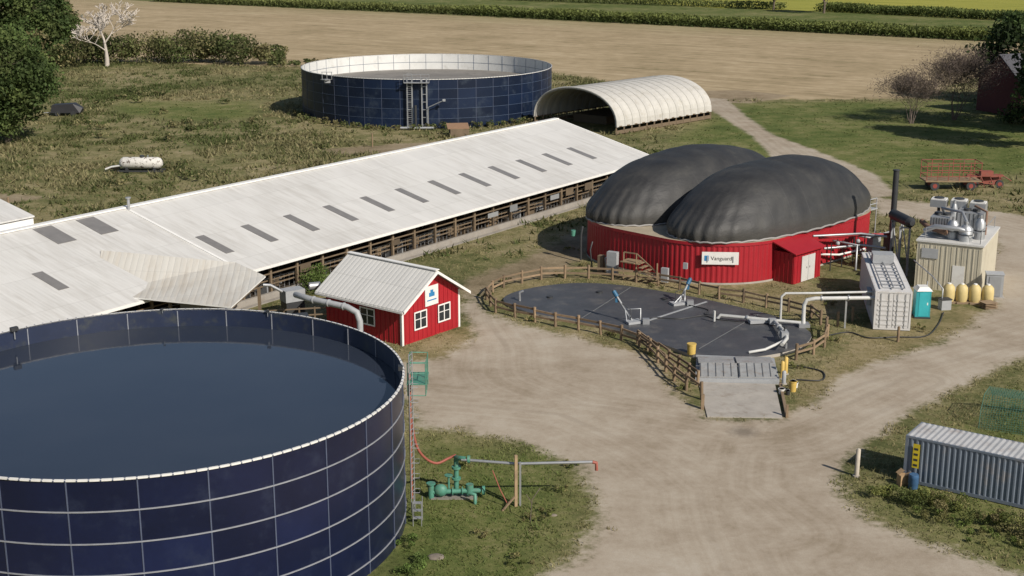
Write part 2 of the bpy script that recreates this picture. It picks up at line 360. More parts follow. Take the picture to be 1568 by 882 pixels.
def bushmass(name,pts,rx,h,n,size,cols,parent=None):
    C=[];Cc=[];
    for q in pts:
        nb=random.randint(5,8); hs=random.uniform(.7,1.15)
        for k in range(nb):
            cc=np.array([q[0]+rng.normal()*rx*.5,q[1]+rng.normal()*rx*.5,h*hs*rng.uniform(.25,.75)]); r=h*hs*rng.uniform(.2,.38); m=int(n/nb)
            d=rng.normal(size=(m,3)); d/=np.linalg.norm(d,axis=1)[:,None]; d*=rng.uniform(.45,1.08,(m,1))**.6
            pp=cc+d*np.array([r*1.3,r*1.3,r]); pp=pp[pp[:,2]>0]; C.append(pp)
            base=np.array(random.choice(cols))*rng.uniform(.65,1.35); Cc.append(base*rng.uniform(.7,1.35,(len(pp),1)))
    C=np.concatenate(C); Cc=np.concatenate(Cc); v,f,c=leafcloud(C,rng.uniform(.6,1.3,len(C))*size,Cc)
    return npmesh(name,v,f,c,LEAF,parent)
BARK=mat('bark',(.12,.095,.07),.9,bump=.5,bscale=8); DEAD=mat('dead_wood',(.50,.45,.40),.9,bump=.3)
TWIG=mat('twig_bark',(.13,.10,.085),.9)
def branch(b,p,d,l,r,depth,m,ends,spread=.55,kids=3,minr=.01):
    pts=[p];rs=[r];q=p.copy();dd=d.copy()
    for i in range(3):
        dd=(dd+V(random.gauss(0,.13),random.gauss(0,.13),random.gauss(0,.08)+.03)).normalized(); q=q+dd*l/3; pts.append(q.copy()); rs.append(max(minr,r*(1-.18*(i+1))))
    b.tube(pts,rs,m,5 if depth<3 else 7,False)
    ends.append(q)
    if depth<=0: return
    for k in range(kids+random.randint(0,1)):
        a=random.uniform(0,2*math.pi); o=V(math.cos(a),math.sin(a),random.uniform(-.2,.5)); nd=(dd*(1-spread)+o*spread).normalized()
        st=pts[random.choice([2,3,3])] if k else pts[3]
        branch(b,st,nd,l*random.uniform(.6,.82),max(minr,rs[3]*random.uniform(.55,.8)),depth-1,m,ends,spread,kids,minr)
def tree(loc,H,R,cols,n=9000,leaf=.3,clumps=45,low=.18,name='broadleaf_tree'):
    e=empty(name,(loc[0],loc[1],0)); b=B(); ends=[]
    b.tube([V(loc[0],loc[1],-.2),V(loc[0]+.1,loc[1],H*.15),V(loc[0],loc[1]+.1,H*.32)],[H*.03,H*.022,H*.018],BARK,9)
    for k in range(5):
        a=k*1.26+random.random(); branch(b,V(loc[0],loc[1],H*(.15+.04*k)),V(math.cos(a)*.6,math.sin(a)*.6,.9).normalized(),H*.26,H*.012,2,BARK,ends)
    b.obj('trunk_and_limbs',e)
    C=[];K=[]
    for k in range(clumps):
        d=rng.normal(size=3); d/=np.linalg.norm(d); d*=rng.uniform(.35,1)**.5*.85
        zc=H*(low+(1-low)*.5)+d[2]*H*(1-low)*.45
        prof=1-.25*max(0,d[2]); cc=np.array([loc[0]+d[0]*R*prof,loc[1]+d[1]*R*prof,zc]); r=R*rng.uniform(.2,.36); m=n//clumps
        q=rng.normal(size=(m,3)); q/=np.linalg.norm(q,axis=1)[:,None]; q*=rng.uniform(.3,1.15,(m,1)); pp=cc+q*r*np.array([1,1,.75])
        C.append(pp); base=np.array(random.choice(cols))*rng.uniform(.6,1.35); K.append(base*rng.uniform(.7,1.35,(m,1)))
    C=np.concatenate(C);K=np.concatenate(K); v,f,c=leafcloud(C,rng.uniform(.6,1.3,len(C))*leaf,K); npmesh('crown',v,f,c,LEAF,e)
    return e
def bare(name,loc,H,m,depth=4,twigs=0,col=(.10,.075,.06),r0=None,kids=3,mult=1):
    e=empty(name,(loc[0],loc[1],0)); b=B(); ends=[]
    for k in range(mult):
        a=random.uniform(0,6.28)
        branch(b,V(loc[0]+math.cos(a)*.2*(mult>1),loc[1]+math.sin(a)*.2*(mult>1),-.1),V(math.cos(a)*.35*(mult>1),math.sin(a)*.35*(mult>1),1).normalized(),H*.36,r0 or H*.025,depth,m,ends,.5,kids,.015 if mult>1 else .06)
    b.obj('branches',e)
    if twigs:
        E=np.array([tuple(q) for q in ends if q.z>H*.2]); C=E[rng.integers(0,len(E),twigs)]+rng.normal(size=(twigs,3))*H*.07
        v,f,c=leafcloud(C,rng.uniform(.5,1.2,twigs)*.26,np.array(col)*rng.uniform(.6,1.4,(twigs,1)),.15); npmesh('twigs',v,f,c,LEAF,e)
    return e
GR=[(.075,.11,.033),(.10,.13,.042),(.055,.085,.026)]
GO=[(.14,.14,.058),(.10,.12,.042),(.075,.095,.032),(.18,.16,.075)]
DK=[(.03,.05,.016),(.045,.07,.022)]
tree((-68,184),17,7.2,GR,23000,.26,90,-.03)
tree((-112,294),22,10,GR,12000,.42,60,-.02); tree((-101,298),17,8,GR,10000,.38,50,-.05); tree((-128,312),26,11,DK,8000,.45,45,.0); tree((-122,288),20,9,GR,9000,.4,50,-.05); tree((-107,322),23,9,GO,7000,.42,45,.0)
tree((71.5,178),22,6.5,DK,20000,.28,75,.03,'shade_tree'); tree((80,193),21,9,DK,15000,.4,60,.0,'shade_tree'); tree((84,226),17,8,DK,9000,.4,45,.05,'shade_tree')
tree((101,452),15,7,GR,5000,.5,35,.3); tree((88,470),14,6,GO,3000,.5,30,.3)
bare('dead_tree',(-83.5,285),14,DEAD,5,0,r0=.55,kids=3)
bare('bare_shrub',(59,202),8,TWIG,4,5200,(.15,.12,.095),.07,3,7)
bare('bare_shrub',(66.5,206),11,TWIG,4,8000,(.14,.11,.09),.09,3,8)
bushmass('bush_thicket',[(-90+i*2.3+random.uniform(-1,1),292+random.uniform(-5,4)) for i in range(18)],3,6.4,1100,.27,GO)
bushmass('bush_thicket',[(-135+i*4,284+random.uniform(-4,4)) for i in range(12)],3,7,1000,.33,GO+GR)
bushmass('bush_thicket',[(74+i*2.2,203+random.uniform(-1,1)) for i in range(6)],1.6,3.5,700,.22,DK+GR)
bushmass('shrub_hedge',[(-50+i*3,284+random.uniform(-2,2)) for i in range(8)],2,2.0,280,.25,GO)
bushmass('field_shrubs',[(random.uniform(-70,-8),random.uniform(150,250)) for i in range(40)],1.2,1.2,130,.17,GO+[(.22,.2,.1)])
bushmass('bush',[(-16.2,107.2),(-15.4,108.2)],.9,2.2,1200,.09,[(.10,.15,.035),(.12,.17,.045)])
bushmass('shrub_row',[(19.6+i*.75,66.2-i*.56+random.uniform(-.6,.3)) for i in range(17)],.8,1.0,1300,.05,[(.12,.15,.04),(.17,.18,.055),(.08,.10,.03),(.21,.185,.085)])
bushmass('shrub_row',[(21+i*.9,63.4-i*.6+random.uniform(-.6,.6)) for i in range(10)],.8,.55,500,.05,[(.12,.16,.04),(.19,.18,.07)])
bushmass('weed_clump',[(-6.8,52.6),(-6,54),(-5.5,55.3),(-5,57.5),(-4.9,60.3),(-7.5,50.5),(-4.2,58.3)],.5,.7,600,.05,[(.12,.18,.045),(.10,.14,.04)])
bushmass('weed_clump',[(1.0,63.2),(1.8,64.2),(-1.5,61.5),(2.6,66.8),(.5,58.5),(-2.5,70.5),(3.1,70.2)],.6,.4,300,.05,[(.14,.16,.05),(.2,.18,.08)])
bushmass('weed_clump',[(x_+random.gauss(0,.3),y_+random.gauss(0,.3)) for x_,y_ in ((-1.8,106),(0,110),(4,112),(12,109),(17,105.5),(22.8,99.8),(23,94),(2,98.2),(7.2,94.5),(9.5,90),(11,83.5),(18.6,87.5),(29.8,96),(25.4,103),(6.5,114.8),(30.5,119),(5,121))],.6,.45,260,.06,[(.14,.15,.05),(.24,.2,.1)])
bushmass('tank_weeds',[(TC2[0]+(TR2+1.2)*math.cos(a),TC2[1]+(TR2+1.2)*math.sin(a)) for a in np.linspace(-2.9,-.2,26)],1,1.0,130,.16,GO)
def corn(name,a,b,wd,h,n,cols):
    a=np.array(a,float);b=np.array(b,float);t_=rng.uniform(size=n);d=b-a;L=np.hypot(*d);nn=np.array([-d[1],d[0]])/L
    rowi=np.round(rng.uniform(0,wd,n)/1.2)*1.2
    xy=a+t_[:,None]*d+nn*(-1 if nn[1]<0 else 1)*rowi[:,None]+rng.normal(size=(n,2))*.15
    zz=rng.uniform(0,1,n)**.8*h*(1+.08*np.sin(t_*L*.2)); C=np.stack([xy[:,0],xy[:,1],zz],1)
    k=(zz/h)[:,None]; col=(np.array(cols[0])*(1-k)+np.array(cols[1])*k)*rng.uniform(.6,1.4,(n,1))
    v,f,c=leafcloud(C,rng.uniform(.3,.75,n),col,.35); npmesh(name,v,f,c,LEAF)
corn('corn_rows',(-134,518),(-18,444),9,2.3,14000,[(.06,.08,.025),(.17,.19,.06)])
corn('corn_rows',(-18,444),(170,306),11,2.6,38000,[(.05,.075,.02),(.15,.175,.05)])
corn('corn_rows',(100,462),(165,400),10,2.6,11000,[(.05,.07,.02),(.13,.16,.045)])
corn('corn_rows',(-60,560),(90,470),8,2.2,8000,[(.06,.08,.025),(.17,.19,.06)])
# ---------------------------------------------------------------- tanks
GALV=mat('galvanised',(.42,.43,.44),.45,.6,.2,2); WHITEP=mat('white_steel',(.70,.69,.66),.5,0,.12,2,(.4,.36,.3),.3)
SEAM=mat('seam_steel',(.27,.28,.31),.5,.1,.3,3); SEAM2=mat('seam_blue_grey',(.07,.10,.16),.5,0,.3,3); VSEAM=mat('vertical_seam',(.075,.09,.14),.5)
BLUE=mat('blue_enamel_panel',(.0055,.009,.034),.3,0,.3,.6,(.022,.03,.06),.5)
BLUE2=mat('blue_enamel_panel_old',(.006,.013,.034),.42,0,.3,.25,(.045,.06,.085),.6,spec=.3)
DARKIN=mat('tank_inner_blue',(.018,.026,.055),.45,0,.3,.8,(.07,.075,.06),.6)
PALEIN=mat('tank_inner_pale',(.62,.62,.60),.5,0,.12,.5,(.35,.33,.28),.4)
def ringstrip(b,cx,cy,r,z0,z1,m,n=168,inv=False,r1=None):
    r1=r if r1 is None else r1; vs=[];fs=[]
    for i in range(n):
        a=2*math.pi*i/n; vs+=[(cx+r*math.cos(a),cy+r*math.sin(a),z0),(cx+r1*math.cos(a),cy+r1*math.sin(a),z1)]
    for i in range(n):
        j=(i+1)%n; f=(2*i,2*j,2*j+1,2*i+1); fs.append(f[::-1] if inv else f)
    b.add(vs,fs,m,True)
def tank(name,c,R,H,rh,cols,blue,inner,level,contm,seam,sw,lq):
    cx,cy=c; e=empty(name,(cx,cy,0)); b=B(); sub=5; n=cols*sub
    z1=H
    while z1>0:
        z0=max(-.1,z1-rh)
        for j in range(cols):
            cc=random.uniform(.75,1.3); vs=[];fs=[]
            for k in range(sub+1):
                a=2*math.pi*(j*sub+k)/n; vs+=[(cx+R*math.cos(a),cy+R*math.sin(a),z0),(cx+R*math.cos(a),cy+R*math.sin(a),z1)]
            for k in range(sub): fs.append((2*k,2*k+2,2*k+3,2*k+1))
            b.add(vs,fs,blue,True,cc)
        if z1<H:
            ringstrip(b,cx,cy,R+.035,z1-sw,z1+sw,seam,n); ringstrip(b,cx,cy,R,z1+sw,z1+sw+.001,seam,n,True,R+.035); ringstrip(b,cx,cy,R+.035,z1-sw-.001,z1-sw,seam,n,True,R)
        z1-=rh
    for j in range(cols):
        a=2*math.pi*j/cols; b.box((cx+(R+.015)*math.cos(a),cy+(R+.015)*math.sin(a),H/2-.06),(.03,.055,H-.1),VSEAM,a)
    b.obj('wall_panels',e)
    b=B(); ringstrip(b,cx,cy,R-.03,.2,H,inner,n,True)
    for q in range(1,4): ringstrip(b,cx,cy,R-.05,H-rh*q-.03,H-rh*q+.03,seam,n,True)
    for j in range(cols):
        a=2*math.pi*(j+.5)/cols; b.box((cx+(R-.05)*math.cos(a),cy+(R-.05)*math.sin(a),H/2),(.03,.05,H-.2),seam,a)
    b.obj('inner_wall',e)
    b=B(); ringstrip(b,cx,cy,R+.07,H-.07,H+.01,WHITEP,n); ringstrip(b,cx,cy,R-.03,H-.06,H+.01,WHITEP,n,True); ringstrip(b,cx,cy,R+.07,H+.01,H+.011,WHITEP,n,False,R-.03)
    for i in range(cols*6):
        a=2*math.pi*i/(cols*6); b.box((cx+(R+.08)*math.cos(a),cy+(R+.08)*math.sin(a),H-.03),(.03,.05,.05),VSEAM,a); b.box((cx+(R+.02)*math.cos(a),cy+(R+.02)*math.sin(a),H+.02),(.06,.06,.03),VSEAM,a)
    b.obj('rim',e)
    b=B(); m_=96; b.add([(cx+(R-.04)*math.cos(2*math.pi*i/m_),cy+(R-.04)*math.sin(2*math.pi*i/m_),level) for i in range(m_)],[tuple(range(m_))],contm); b.obj(lq,e)
    return e
wm,t,p=newmat('water_mat'); pos=t.new('ShaderNodeNewGeometry').outputs['Position']
t.l.new(t.ramp(t.noise(pos,.12,4),[(.35,(.024,.032,.050)),(.7,(.032,.040,.058))]),p.inputs['Base Color'])
p.inputs['Roughness'].default_value=.05; p.inputs['IOR'].default_value=1.42; t.l.new(t.bump(t.noise(pos,3.0,4,.6),.06,.02),p.inputs['Normal'])
sm=mat('slurry_crust',(.20,.185,.165),.7,0,.35,.25,(.10,.09,.08),.8)
T1=tank('slurry_tank',TC,TR,TH,1.4,28,BLUE,DARKIN,TH-1.0,wm,SEAM,.028,'water')
T2=tank('slurry_tank',TC2,TR2,TH2,1.42,44,BLUE2,PALEIN,4.5,sm,SEAM2,.02,'slurry')
GREENP=mat('green_paint',(.07,.22,.16),.55,0,.35,3,(.2,.12,.07),.6); WOOD=mat('weathered_wood',(.24,.17,.10),.85,0,.35,2,(.12,.09,.07),.5)
GREY=mat('grey_paint',(.32,.33,.34),.55,0,.2,3); DGREY=mat('dark_steel',(.05,.052,.055),.5,.3,.3,2); REDHOSE=mat('red_hose',(.28,.08,.055),.6)
CONC=mat('concrete',(.36,.33,.29),.85,0,.3,.8,(.22,.18,.14),.7,.2); YEL_=mat('yellow_plastic',(.55,.38,.10),.5); BLUEM=mat('blue_motor',(.03,.12,.22),.45)
def ladder(b,p,h0,h1,dirx,m,w=.45):
    d=Vector(dirx).normalized(); p=Vector(p)
    for sgn in (-1,1): b.tube([p+d*(sgn*w/2)+V(0,0,h0),p+d*(sgn*w/2)+V(0,0,h1)],.03,m,6)
    z_=h0+.2
    while z_<h1: b.tube([p-d*w/2+V(0,0,z_),p+d*w/2+V(0,0,z_)],.02,m,5); z_+=.3
b=B(); lp=V(-5.0,64.2,0); ladder(b,lp,.1,TH+.9,(.3,1,0),GALV)
pz=TH-.9
b.box((-4.75,65.6,pz),(1.0,1.9,.06),GREENP)
for dx,dy in ((-.45,-.9),(.45,-.9),(-.45,.9),(.45,.9),(.45,0)): b.tube([V(-4.75+dx,65.6+dy,pz-.6),V(-4.75+dx,65.6+dy,pz+1.1)],.028,GREENP,6)
for hz in (.55,1.1,-.6):
    b.tube([V(-5.2,64.7,pz+hz),V(-4.3,64.7,pz+hz),V(-4.3,66.5,pz+hz),V(-5.2,66.5,pz+hz)],.025,GREENP,6)
for k in range(8): 
    zz=.8+k*.8
    b.tube([lp+V(.0,-.25,zz+.4),lp+V(.35,-.25,zz+.4),lp+V(.35,.3,zz+.4),lp+V(0,.3,zz+.4)],.015,GALV,5)
b.tube([V(-5.15,65.3,.3),V(-5.15,65.3,TH-.5)],.07,REDHOSE,8)
b.obj('ladder_and_platform',T1)
b=B()
for a,s_ in ((.12,1),(1.25,.5),(1.75,.35),(2.42,1)):
    x_=TC[0]+(TR-.12)*math.cos(a);y_=TC[1]+(TR-.12)*math.sin(a); b.box((x_,y_,TH+.08),(.22*s_,.4*s_,.22*s_),DGREY,a); b.tube([V(x_,y_,TH+.1),V(x_,y_,TH-.5*s_)],.04*s_,GALV,6)
b.obj('rim_brackets',T1)
b=B(); fx,fy=TC2[0]-.3,TC2[1]-TR2-.5
for dx in (-1.4,-.7,.7,1.4): b.box((fx+dx,fy+.15,TH2/2),(.18,.16,TH2+.3),GALV)
for zz in np.arange(.6,TH2,1.1): b.box((fx-1.05,fy+.1,zz),(.7,.08,.08),GALV); b.box((fx+1.05,fy+.1,zz),(.7,.08,.08),GALV)
ladder(b,(fx-1.05,fy-.15,0),0,TH2+.9,(1,0,0),GALV,.6)
b.box((fx,fy-.1,TH2-.4),(3.6,1.1,.1),GALV); 
for hz in (.3,.8): b.tube([V(fx-1.8,fy-.6,TH2+hz),V(fx+1.8,fy-.6,TH2+hz)],.04,GALV,6)
for dx in (-1.8,-.6,.6,1.8): b.tube([V(fx+dx,fy-.6,TH2-.4),V(fx+dx,fy-.6,TH2+.8)],.04,GALV,6)
b.tube([V(fx+1.6,fy-.3,.4),V(fx+1.6,fy-.3,3.2),V(fx+3.8,fy-.6,4.2)],.08,GALV,8); b.box((fx+3.9,fy-.6,4.25),(.4,.4,.3),GREY)
b.tube([V(fx-.2,fy-.5,0),V(fx-.2,fy-.5,3.5)],.18,DGREY,8); b.tube([V(fx-2.4,fy-.8,.3),V(fx+2.4,fy-.8,.3)],.2,GALV,8)
ax,ay=TC2[0]-13.8,TC2[1]-14.2
b.box((ax,ay,TH2-.6),(1.7,1.1,.1),GALV,.8)
for dx in (-.7,0,.7): b.tube([V(ax+dx,ay-.4,TH2-.6),V(ax+dx,ay-.4,TH2+.5)],.05,GALV,6); 
b.tube([V(ax-.8,ay-.4,TH2+.5),V(ax+.8,ay-.4,TH2+.5)],.05,GALV,6); b.box((ax,ay,TH2-.9),(.9,.6,.4),GREY)
b.obj('access_tower',T2)
# ---------------------------------------------------------------- long barn
barn=empty('dairy_barn',tuple(J))
RW=roofmat('white_ribbed_roof',tuple(DS[:2]),tuple(DW[:2]),(.60,.59,.565),(.40,.38,.345),1.0,.6)
WHT=mat('white_paint',(.75,.74,.71),.5,0,.08,2,(.45,.4,.33),.25); TAN=mat('brown_timber',(.15,.11,.07),.85,0,.4,1.5)
SKY_=mat('skylight_panel',(.19,.18,.17),.35,0,.25,1.5)
b=B(); w0=13.75
def slab(b,s0,s1,wa,wb,th,m,dz=0):
    a0=barnp(s0,wa);a1=barnp(s1,wa);c1=barnp(s1,wb);c0=barnp(s0,wb)
    for q in (a0,a1,c1,c0): q.z+=dz
    b.para(a0-V(0,0,th),a1-a0,c0-a0,V(0,0,th),m)
slab(b,-45,64.3,0,w0,.12,RW); slab(b,-45,64.3,0,-w0,.12,RW)
b.beam(barnp(-45,0)+V(0,0,.04),barnp(64.3,0)+V(0,0,.04),.6,.12,WHT)
slab(b,-.12,.12,.2,w0,.08,WHT,.08); 
slab(b,64.15,64.45,.1,w0,.16,WHT,.06); b.beam(barnp(-45,w0+.05)+V(0,0,-.12),barnp(64.3,w0+.05)+V(0,0,-.12),.06,.22,WHT)
b.tube([barnp(0,.6)+V(0,0,0),barnp(0,.6)+V(0,0,1.0)],.12,GALV,8); b.cyl(barnp(0,.6)+V(0,0,1.0),barnp(0,.6)+V(0,0,1.1),.22,GALV)
b.obj('roof',barn)
b=B()
for i in range(12): s_=1.6+i*4.95; slab(b,s_-.45,s_+.45,7.1,10.6,.03,SKY_,.035)
for s_ in (-4.3,-8.3,-23): slab(b,s_-.85,s_+.85,.45,3.5,.03,SKY_,.035)
slab(b,-14,-13.1,6.8,9.8,.03,SKY_,.035)
b.obj('skylight_panels',barn)
b=B()
for i in range(-10,22):
    s_=i*3+.3
    if s_>63.8: break
    for w_ in (13.2,8.0,3.0,-4,-13.2): b.box(barnp(s_,w_,(6.2-.249*abs(w_)-.2)/2),(.2,.2,6.2-.249*abs(w_)-.25),TAN,0.95,random.uniform(.7,1.3))
    b.beam(barnp(s_,13.2,2.2),barnp(s_+.9,13.2,2.85),.08,.12,TAN); b.beam(barnp(s_,13.2,2.2),barnp(s_-.9,13.2,2.85),.08,.12,TAN)
for h_,w_ in ((2.72,13.2),(1.9,13.25),(1.25,12.9),(.9,12.9)): b.beam(barnp(-30,w_,h_),barnp(64,w_,h_),.08,.10,TAN)
for k in range(120):
    s_=-1+k*.55; b.tube([barnp(s_,12.4,.15),barnp(s_,12.4,1.25)],.03,GALV,4,False)
b.beam(barnp(-30,12.4,1.25),barnp(64,12.4,1.25),.07,.07,GALV)
for k in range(60):
    s_=random.uniform(0,63); w_=random.uniform(8.5,12.9); b.box(barnp(s_,w_,.55),(random.uniform(.4,1.8),.15,random.uniform(.5,1.3)),random.choice([TAN,GREY,WOOD,DGREY]),random.choice([.95,2.5]),random.uniform(.4,1.0))
for k in range(7):
    s_=random.uniform(2,62); b.para(barnp(s_,13.32,1.3),DS*random.uniform(.8,1.8),DW*.03,V(0,0,random.uniform(.4,.9)),random.choice([GREY,TAN,TAN]),random.uniform(.4,.9))
b.obj('posts_and_rails',barn)
b=B(); MUD=mat('barn_floor_mud',(.07,.055,.04),.9,0,.3,.8)
b.para(barnp(-45,13.4,.0),DS*109,DW*-26.8,V(0,0,.06),MUD)
b.para(barnp(-2,13.5,.0),DS*66,DW*.25,V(0,0,.5),CONC,.8); b.para(barnp(-2,13.9,.0),DS*66,DW*.45,V(0,0,.07),CONC,.75)
b.para(barnp(-45,-13.3,.0),DS*109,DW*.1,V(0,0,2.6),TAN)
for s_ in (63.9,-44.8):
    pts=[barnp(s_,-13.3,0),barnp(s_,13.3,0),barnp(s_,13.3,2.7),barnp(s_,0,6.0),barnp(s_,-13.3,2.7)]
    b.add(pts,[(0,1,2,3,4)],WHT)
b.obj('floor_and_walls',barn)
LT=roofmat('leanto_roof',(.995,.1),(-.1,.995),(.56,.54,.49),(.42,.36,.28),.9,.6,.45,.6)
b=B(); A=V(-31.2,101.2,4.85);Bq=V(-18.3,98.6,3.5);N2=V(-19.6,92.1,2.95);N1=V(-29.9,95.6,2.95); D_=V(0,0,-.1); A2=V(-21,101.2,3.9)
vs=[A,A2,Bq,N2,N1]; vs2=[q+D_ for q in vs]; n=5
b.add(vs,[(0,4,3,2,1)],LT); b.add(vs2,[(0,1,2,3,4)],LT); b.add(vs+vs2,[(i,(i+1)%n,(i+1)%n+n,i+n) for i in range(n)],WHT)
for q in ((-19.8,92.6),(-18.7,97.8),(-24.5,94.6),(-29,96.2)): b.box((q[0],q[1],1.42),(.22,.22,2.85),TAN)
b.beam((-29.5,95.9,2.78),(-19.7,92.5,2.78),.12,.18,TAN); b.beam((-19.7,92.5,2.78),(-18.6,98.2,3.2),.12,.18,TAN)
b.box((-23,98,1.2),(3,1.2,2.2),mat('milk_house_wall',(.3,.28,.25),.8)); b.obj('lean_to',barn)
an=empty('cattle_barn',(-46,112,0)); b=B(); o=V(-40.0,112.5,5.0)
b.para(o,-DS*40,-DW*13+V(0,0,2.6),V(0,0,.12),RW); b.para(o-DW*13+V(0,0,2.6),-DS*40,-DW*13-V(0,0,2.6),V(0,0,.12),RW); b.obj('roof',an)
b=B(); b.add([V(o.x,o.y,0)-DW*.3-DS*.5,o-DW*.3-DS*.5,o-DW*13-DS*.5+V(0,0,2.6),o-DW*25.7-DS*.5,V(o.x,o.y,0)-DW*25.7-DS*.5],[(0,1,2,3,4)],WHT)
b.para(V(o.x,o.y,0)-DW*.3,-DS*40,DW*.1,V(0,0,4.9),WHT); b.obj('walls',an)
# ---------------------------------------------------------------- hoop barn
hb_=empty('hoop_barn',(15,203,0)); FAB=mat('hoop_fabric',(.48,.465,.43),.65,0,.18,.6,(.32,.29,.23),.6)
FABR=mat('hoop_fabric_over_rib',(.36,.35,.32),.65)
A0=V(3.3,201.6,0);A1=V(14.7,190.8,0); ax_=(A1-A0); W_=ax_.length; ux=ax_.normalized(); uy=V(-ux.y,ux.x,0); LN=22.5
if uy.y<0: uy=-uy
def hp(th,l,r=1.0,z0=1.1):
    c_=A0+ux*W_/2+uy*l; x_=-math.cos(th)*W_/2*r; zz=z0+4.9*math.sin(th)**.85*r if math.sin(th)>0 else z0
    return c_+ux*x_+V(0,0,zz)
b=B(); nt=24; nl=13
vs=[];fs=[]
for j in range(nl*2+1):
    l=LN*j/(nl*2); sag=.35 if j%2 else 0
    for i in range(nt+1): vs.append(hp(math.pi*i/nt,l,1-sag*.05))
for j in range(nl*2):
    for i in range(nt): a_=j*(nt+1)+i; fs.append((a_,a_+1,a_+nt+2,a_+nt+1))
b.add(vs,fs,FAB,False)
for j in range(1,nl): b.tube([hp(math.pi*i/nt,LN*j/nl,1.001) for i in range(nt+1)],.045,FABR,6)
b.obj('fabric_cover',hb_)
b=B()
for j in range(nl+1):
    l=LN*j/nl; b.tube([hp(math.pi*i/nt,l,.965) for i in range(nt+1)],.06,GALV,6)
b.tube([hp(math.pi*i/nt,-.03,1.0) for i in range(nt+1)],.14,FAB,8)
for sgn in (0,math.pi):
    for j in range(nl+1):
        q=hp(sgn,LN*j/nl,.98); b.box((q.x,q.y,.6),(.2,.2,1.3),TAN)
    q0=hp(sgn,0,.98);q1=hp(sgn,LN,.98)
    b.beam(V(q0.x,q0.y,.35),V(q1.x,q1.y,.35),.12,.5,TAN); b.beam(V(q0.x,q0.y,1.15),V(q1.x,q1.y,1.15),.14,.14,TAN)
b.box((14,206,.6),(8,6,1.2),mat('bedding_pile',(.12,.09,.06),.95),.9)
b.obj('frame_and_knee_walls',hb_)
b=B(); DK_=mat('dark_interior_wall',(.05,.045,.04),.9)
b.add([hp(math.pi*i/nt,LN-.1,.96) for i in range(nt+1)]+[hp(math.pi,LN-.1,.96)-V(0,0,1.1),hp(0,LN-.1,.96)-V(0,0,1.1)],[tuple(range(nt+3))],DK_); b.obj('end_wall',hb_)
# ---------------------------------------------------------------- shed
shed=empty('red_control_shed',(-7.7,92.4,0)); SU=V(.62,.785,0).normalized(); SV=V(-SU.y,SU.x,0); S0=V(-7.7,92.4,0)
REDW=mat('red_metal_siding',(.32,.012,.02),.5,0,.16,1,(.22,.03,.035),.35)
REDS=mat('red_siding_ribbed',(.34,.013,.02),.5,0,.12,1,rib=(SV.x+SU.x,SV.y+SU.y,0),ribs=.5)
RFS=roofmat('shed_roof',tuple(SV[:2]),tuple(SU[:2]),(.60,.59,.56),(.46,.45,.41),.9,.35,.4,.6)
GLASS=mat('window_glass',(.02,.025,.03),.1)
GW=6.1;GD=7.6;EH=2.95;RH=4.85
def sp(u,v_,z_): return S0+SU*u+SV*v_+V(0,0,z_)
b=B()
b.add([sp(0,0,0),sp(GW,0,0),sp(GW,0,EH),sp(GW/2,0,RH),sp(0,0,EH)],[(0,1,2,3,4)],REDS)
b.add([sp(0,GD,0),sp(GW,GD,0),sp(GW,GD,EH),sp(GW/2,GD,RH),sp(0,GD,EH)],[(4,3,2,1,0)],REDS)
b.add([sp(0,0,0),sp(0,GD,0),sp(0,GD,EH),sp(0,0,EH)],[(3,2,1,0)],REDS); b.add([sp(GW,0,0),sp(GW,GD,0),sp(GW,GD,EH),sp(GW,0,EH)],[(0,1,2,3)],REDS)
for k in range(13): 
    u_=.25+k*.46; b.para(sp(u_,-.03,.1),SU*.05,SV*.028,V(0,0,EH-.2+max(0,(1-abs(u_-GW/2)/(GW/2)))*1.7),REDW)
for k in range(16): b.para(sp(-.03,.25+k*.47,.1),SV*.05,SU*.028,V(0,0,EH-.15),REDW)
b.obj('walls',shed)
b=B(); oh=.55
sl=(RH-EH)/(GW/2)
for sg,u0 in ((1,-oh),(-1,GW+oh)):
    e0=sp(u0,-oh-.1,EH-oh*sl+.06); r0=sp(GW/2,-oh-.1,RH+.06); b.para(e0,SV*(GD+2*oh+.1),r0-e0,V(0,0,.09),RFS)
b.beam(sp(GW/2,-oh-.12,RH+.19),sp(GW/2,GD+oh,RH+.19),.4,.06,WHT)
b.obj('roof',shed)
b=B()
for u_ in (0,GW): b.para(sp(u_-.09,-.045,0),SU*.18,SV*.04,V(0,0,EH-.05),WHT)
b.para(sp(-.05,-.0,0),SU*.045,SV*.18,V(0,0,EH-.1),WHT)
for sg,u0 in ((1,-oh),(-1,GW+oh)):
    e0=sp(u0,-oh-.16,EH-oh*sl-.08); r0=sp(GW/2,-oh-.16,RH-.08); b.para(e0,SV*.055,r0-e0,V(0,0,.2),WHT)
b.para(sp(-oh-.05,-oh,EH-oh*sl-.06),SU*.05,SV*(GD+2*oh),V(0,0,.14),WHT)
def window(b,o,u,n_,w,h):
    b.para(o+n_*.02,u*w,n_*.02,V(0,0,h),GLASS)
    for a_,w_ in ((0,.1),(w/2-.04,.08),(w-.1,.1)): b.para(o+u*a_+n_*.04,u*w_,n_*.03,V(0,0,h),WHT)
    for z_ in (0,h-.1): b.para(o+u*.1+n_*.041+V(0,0,z_),u*(w-.2),n_*.025,V(0,0,.1),WHT)
    b.para(o+u*.1+n_*.043+V(0,0,h*.55),u*(w-.2),n_*.02,V(0,0,.05),WHT)
window(b,sp(1.15,-.03,.85),SU,-SV,1.35,1.35); window(b,sp(3.7,-.03,.85),SU,-SV,1.35,1.35)
window(b,sp(-.03,2.6,.95),SV,-SU,1.5,1.3)
b.obj('trim_and_windows',shed)
b=B(); b.para(sp(2.35,-.04,2.35),SU*1.4,-SV*.04,V(0,0,1.45),WHITEP); SB=mat('sign_blue',(.03,.20,.42),.5)
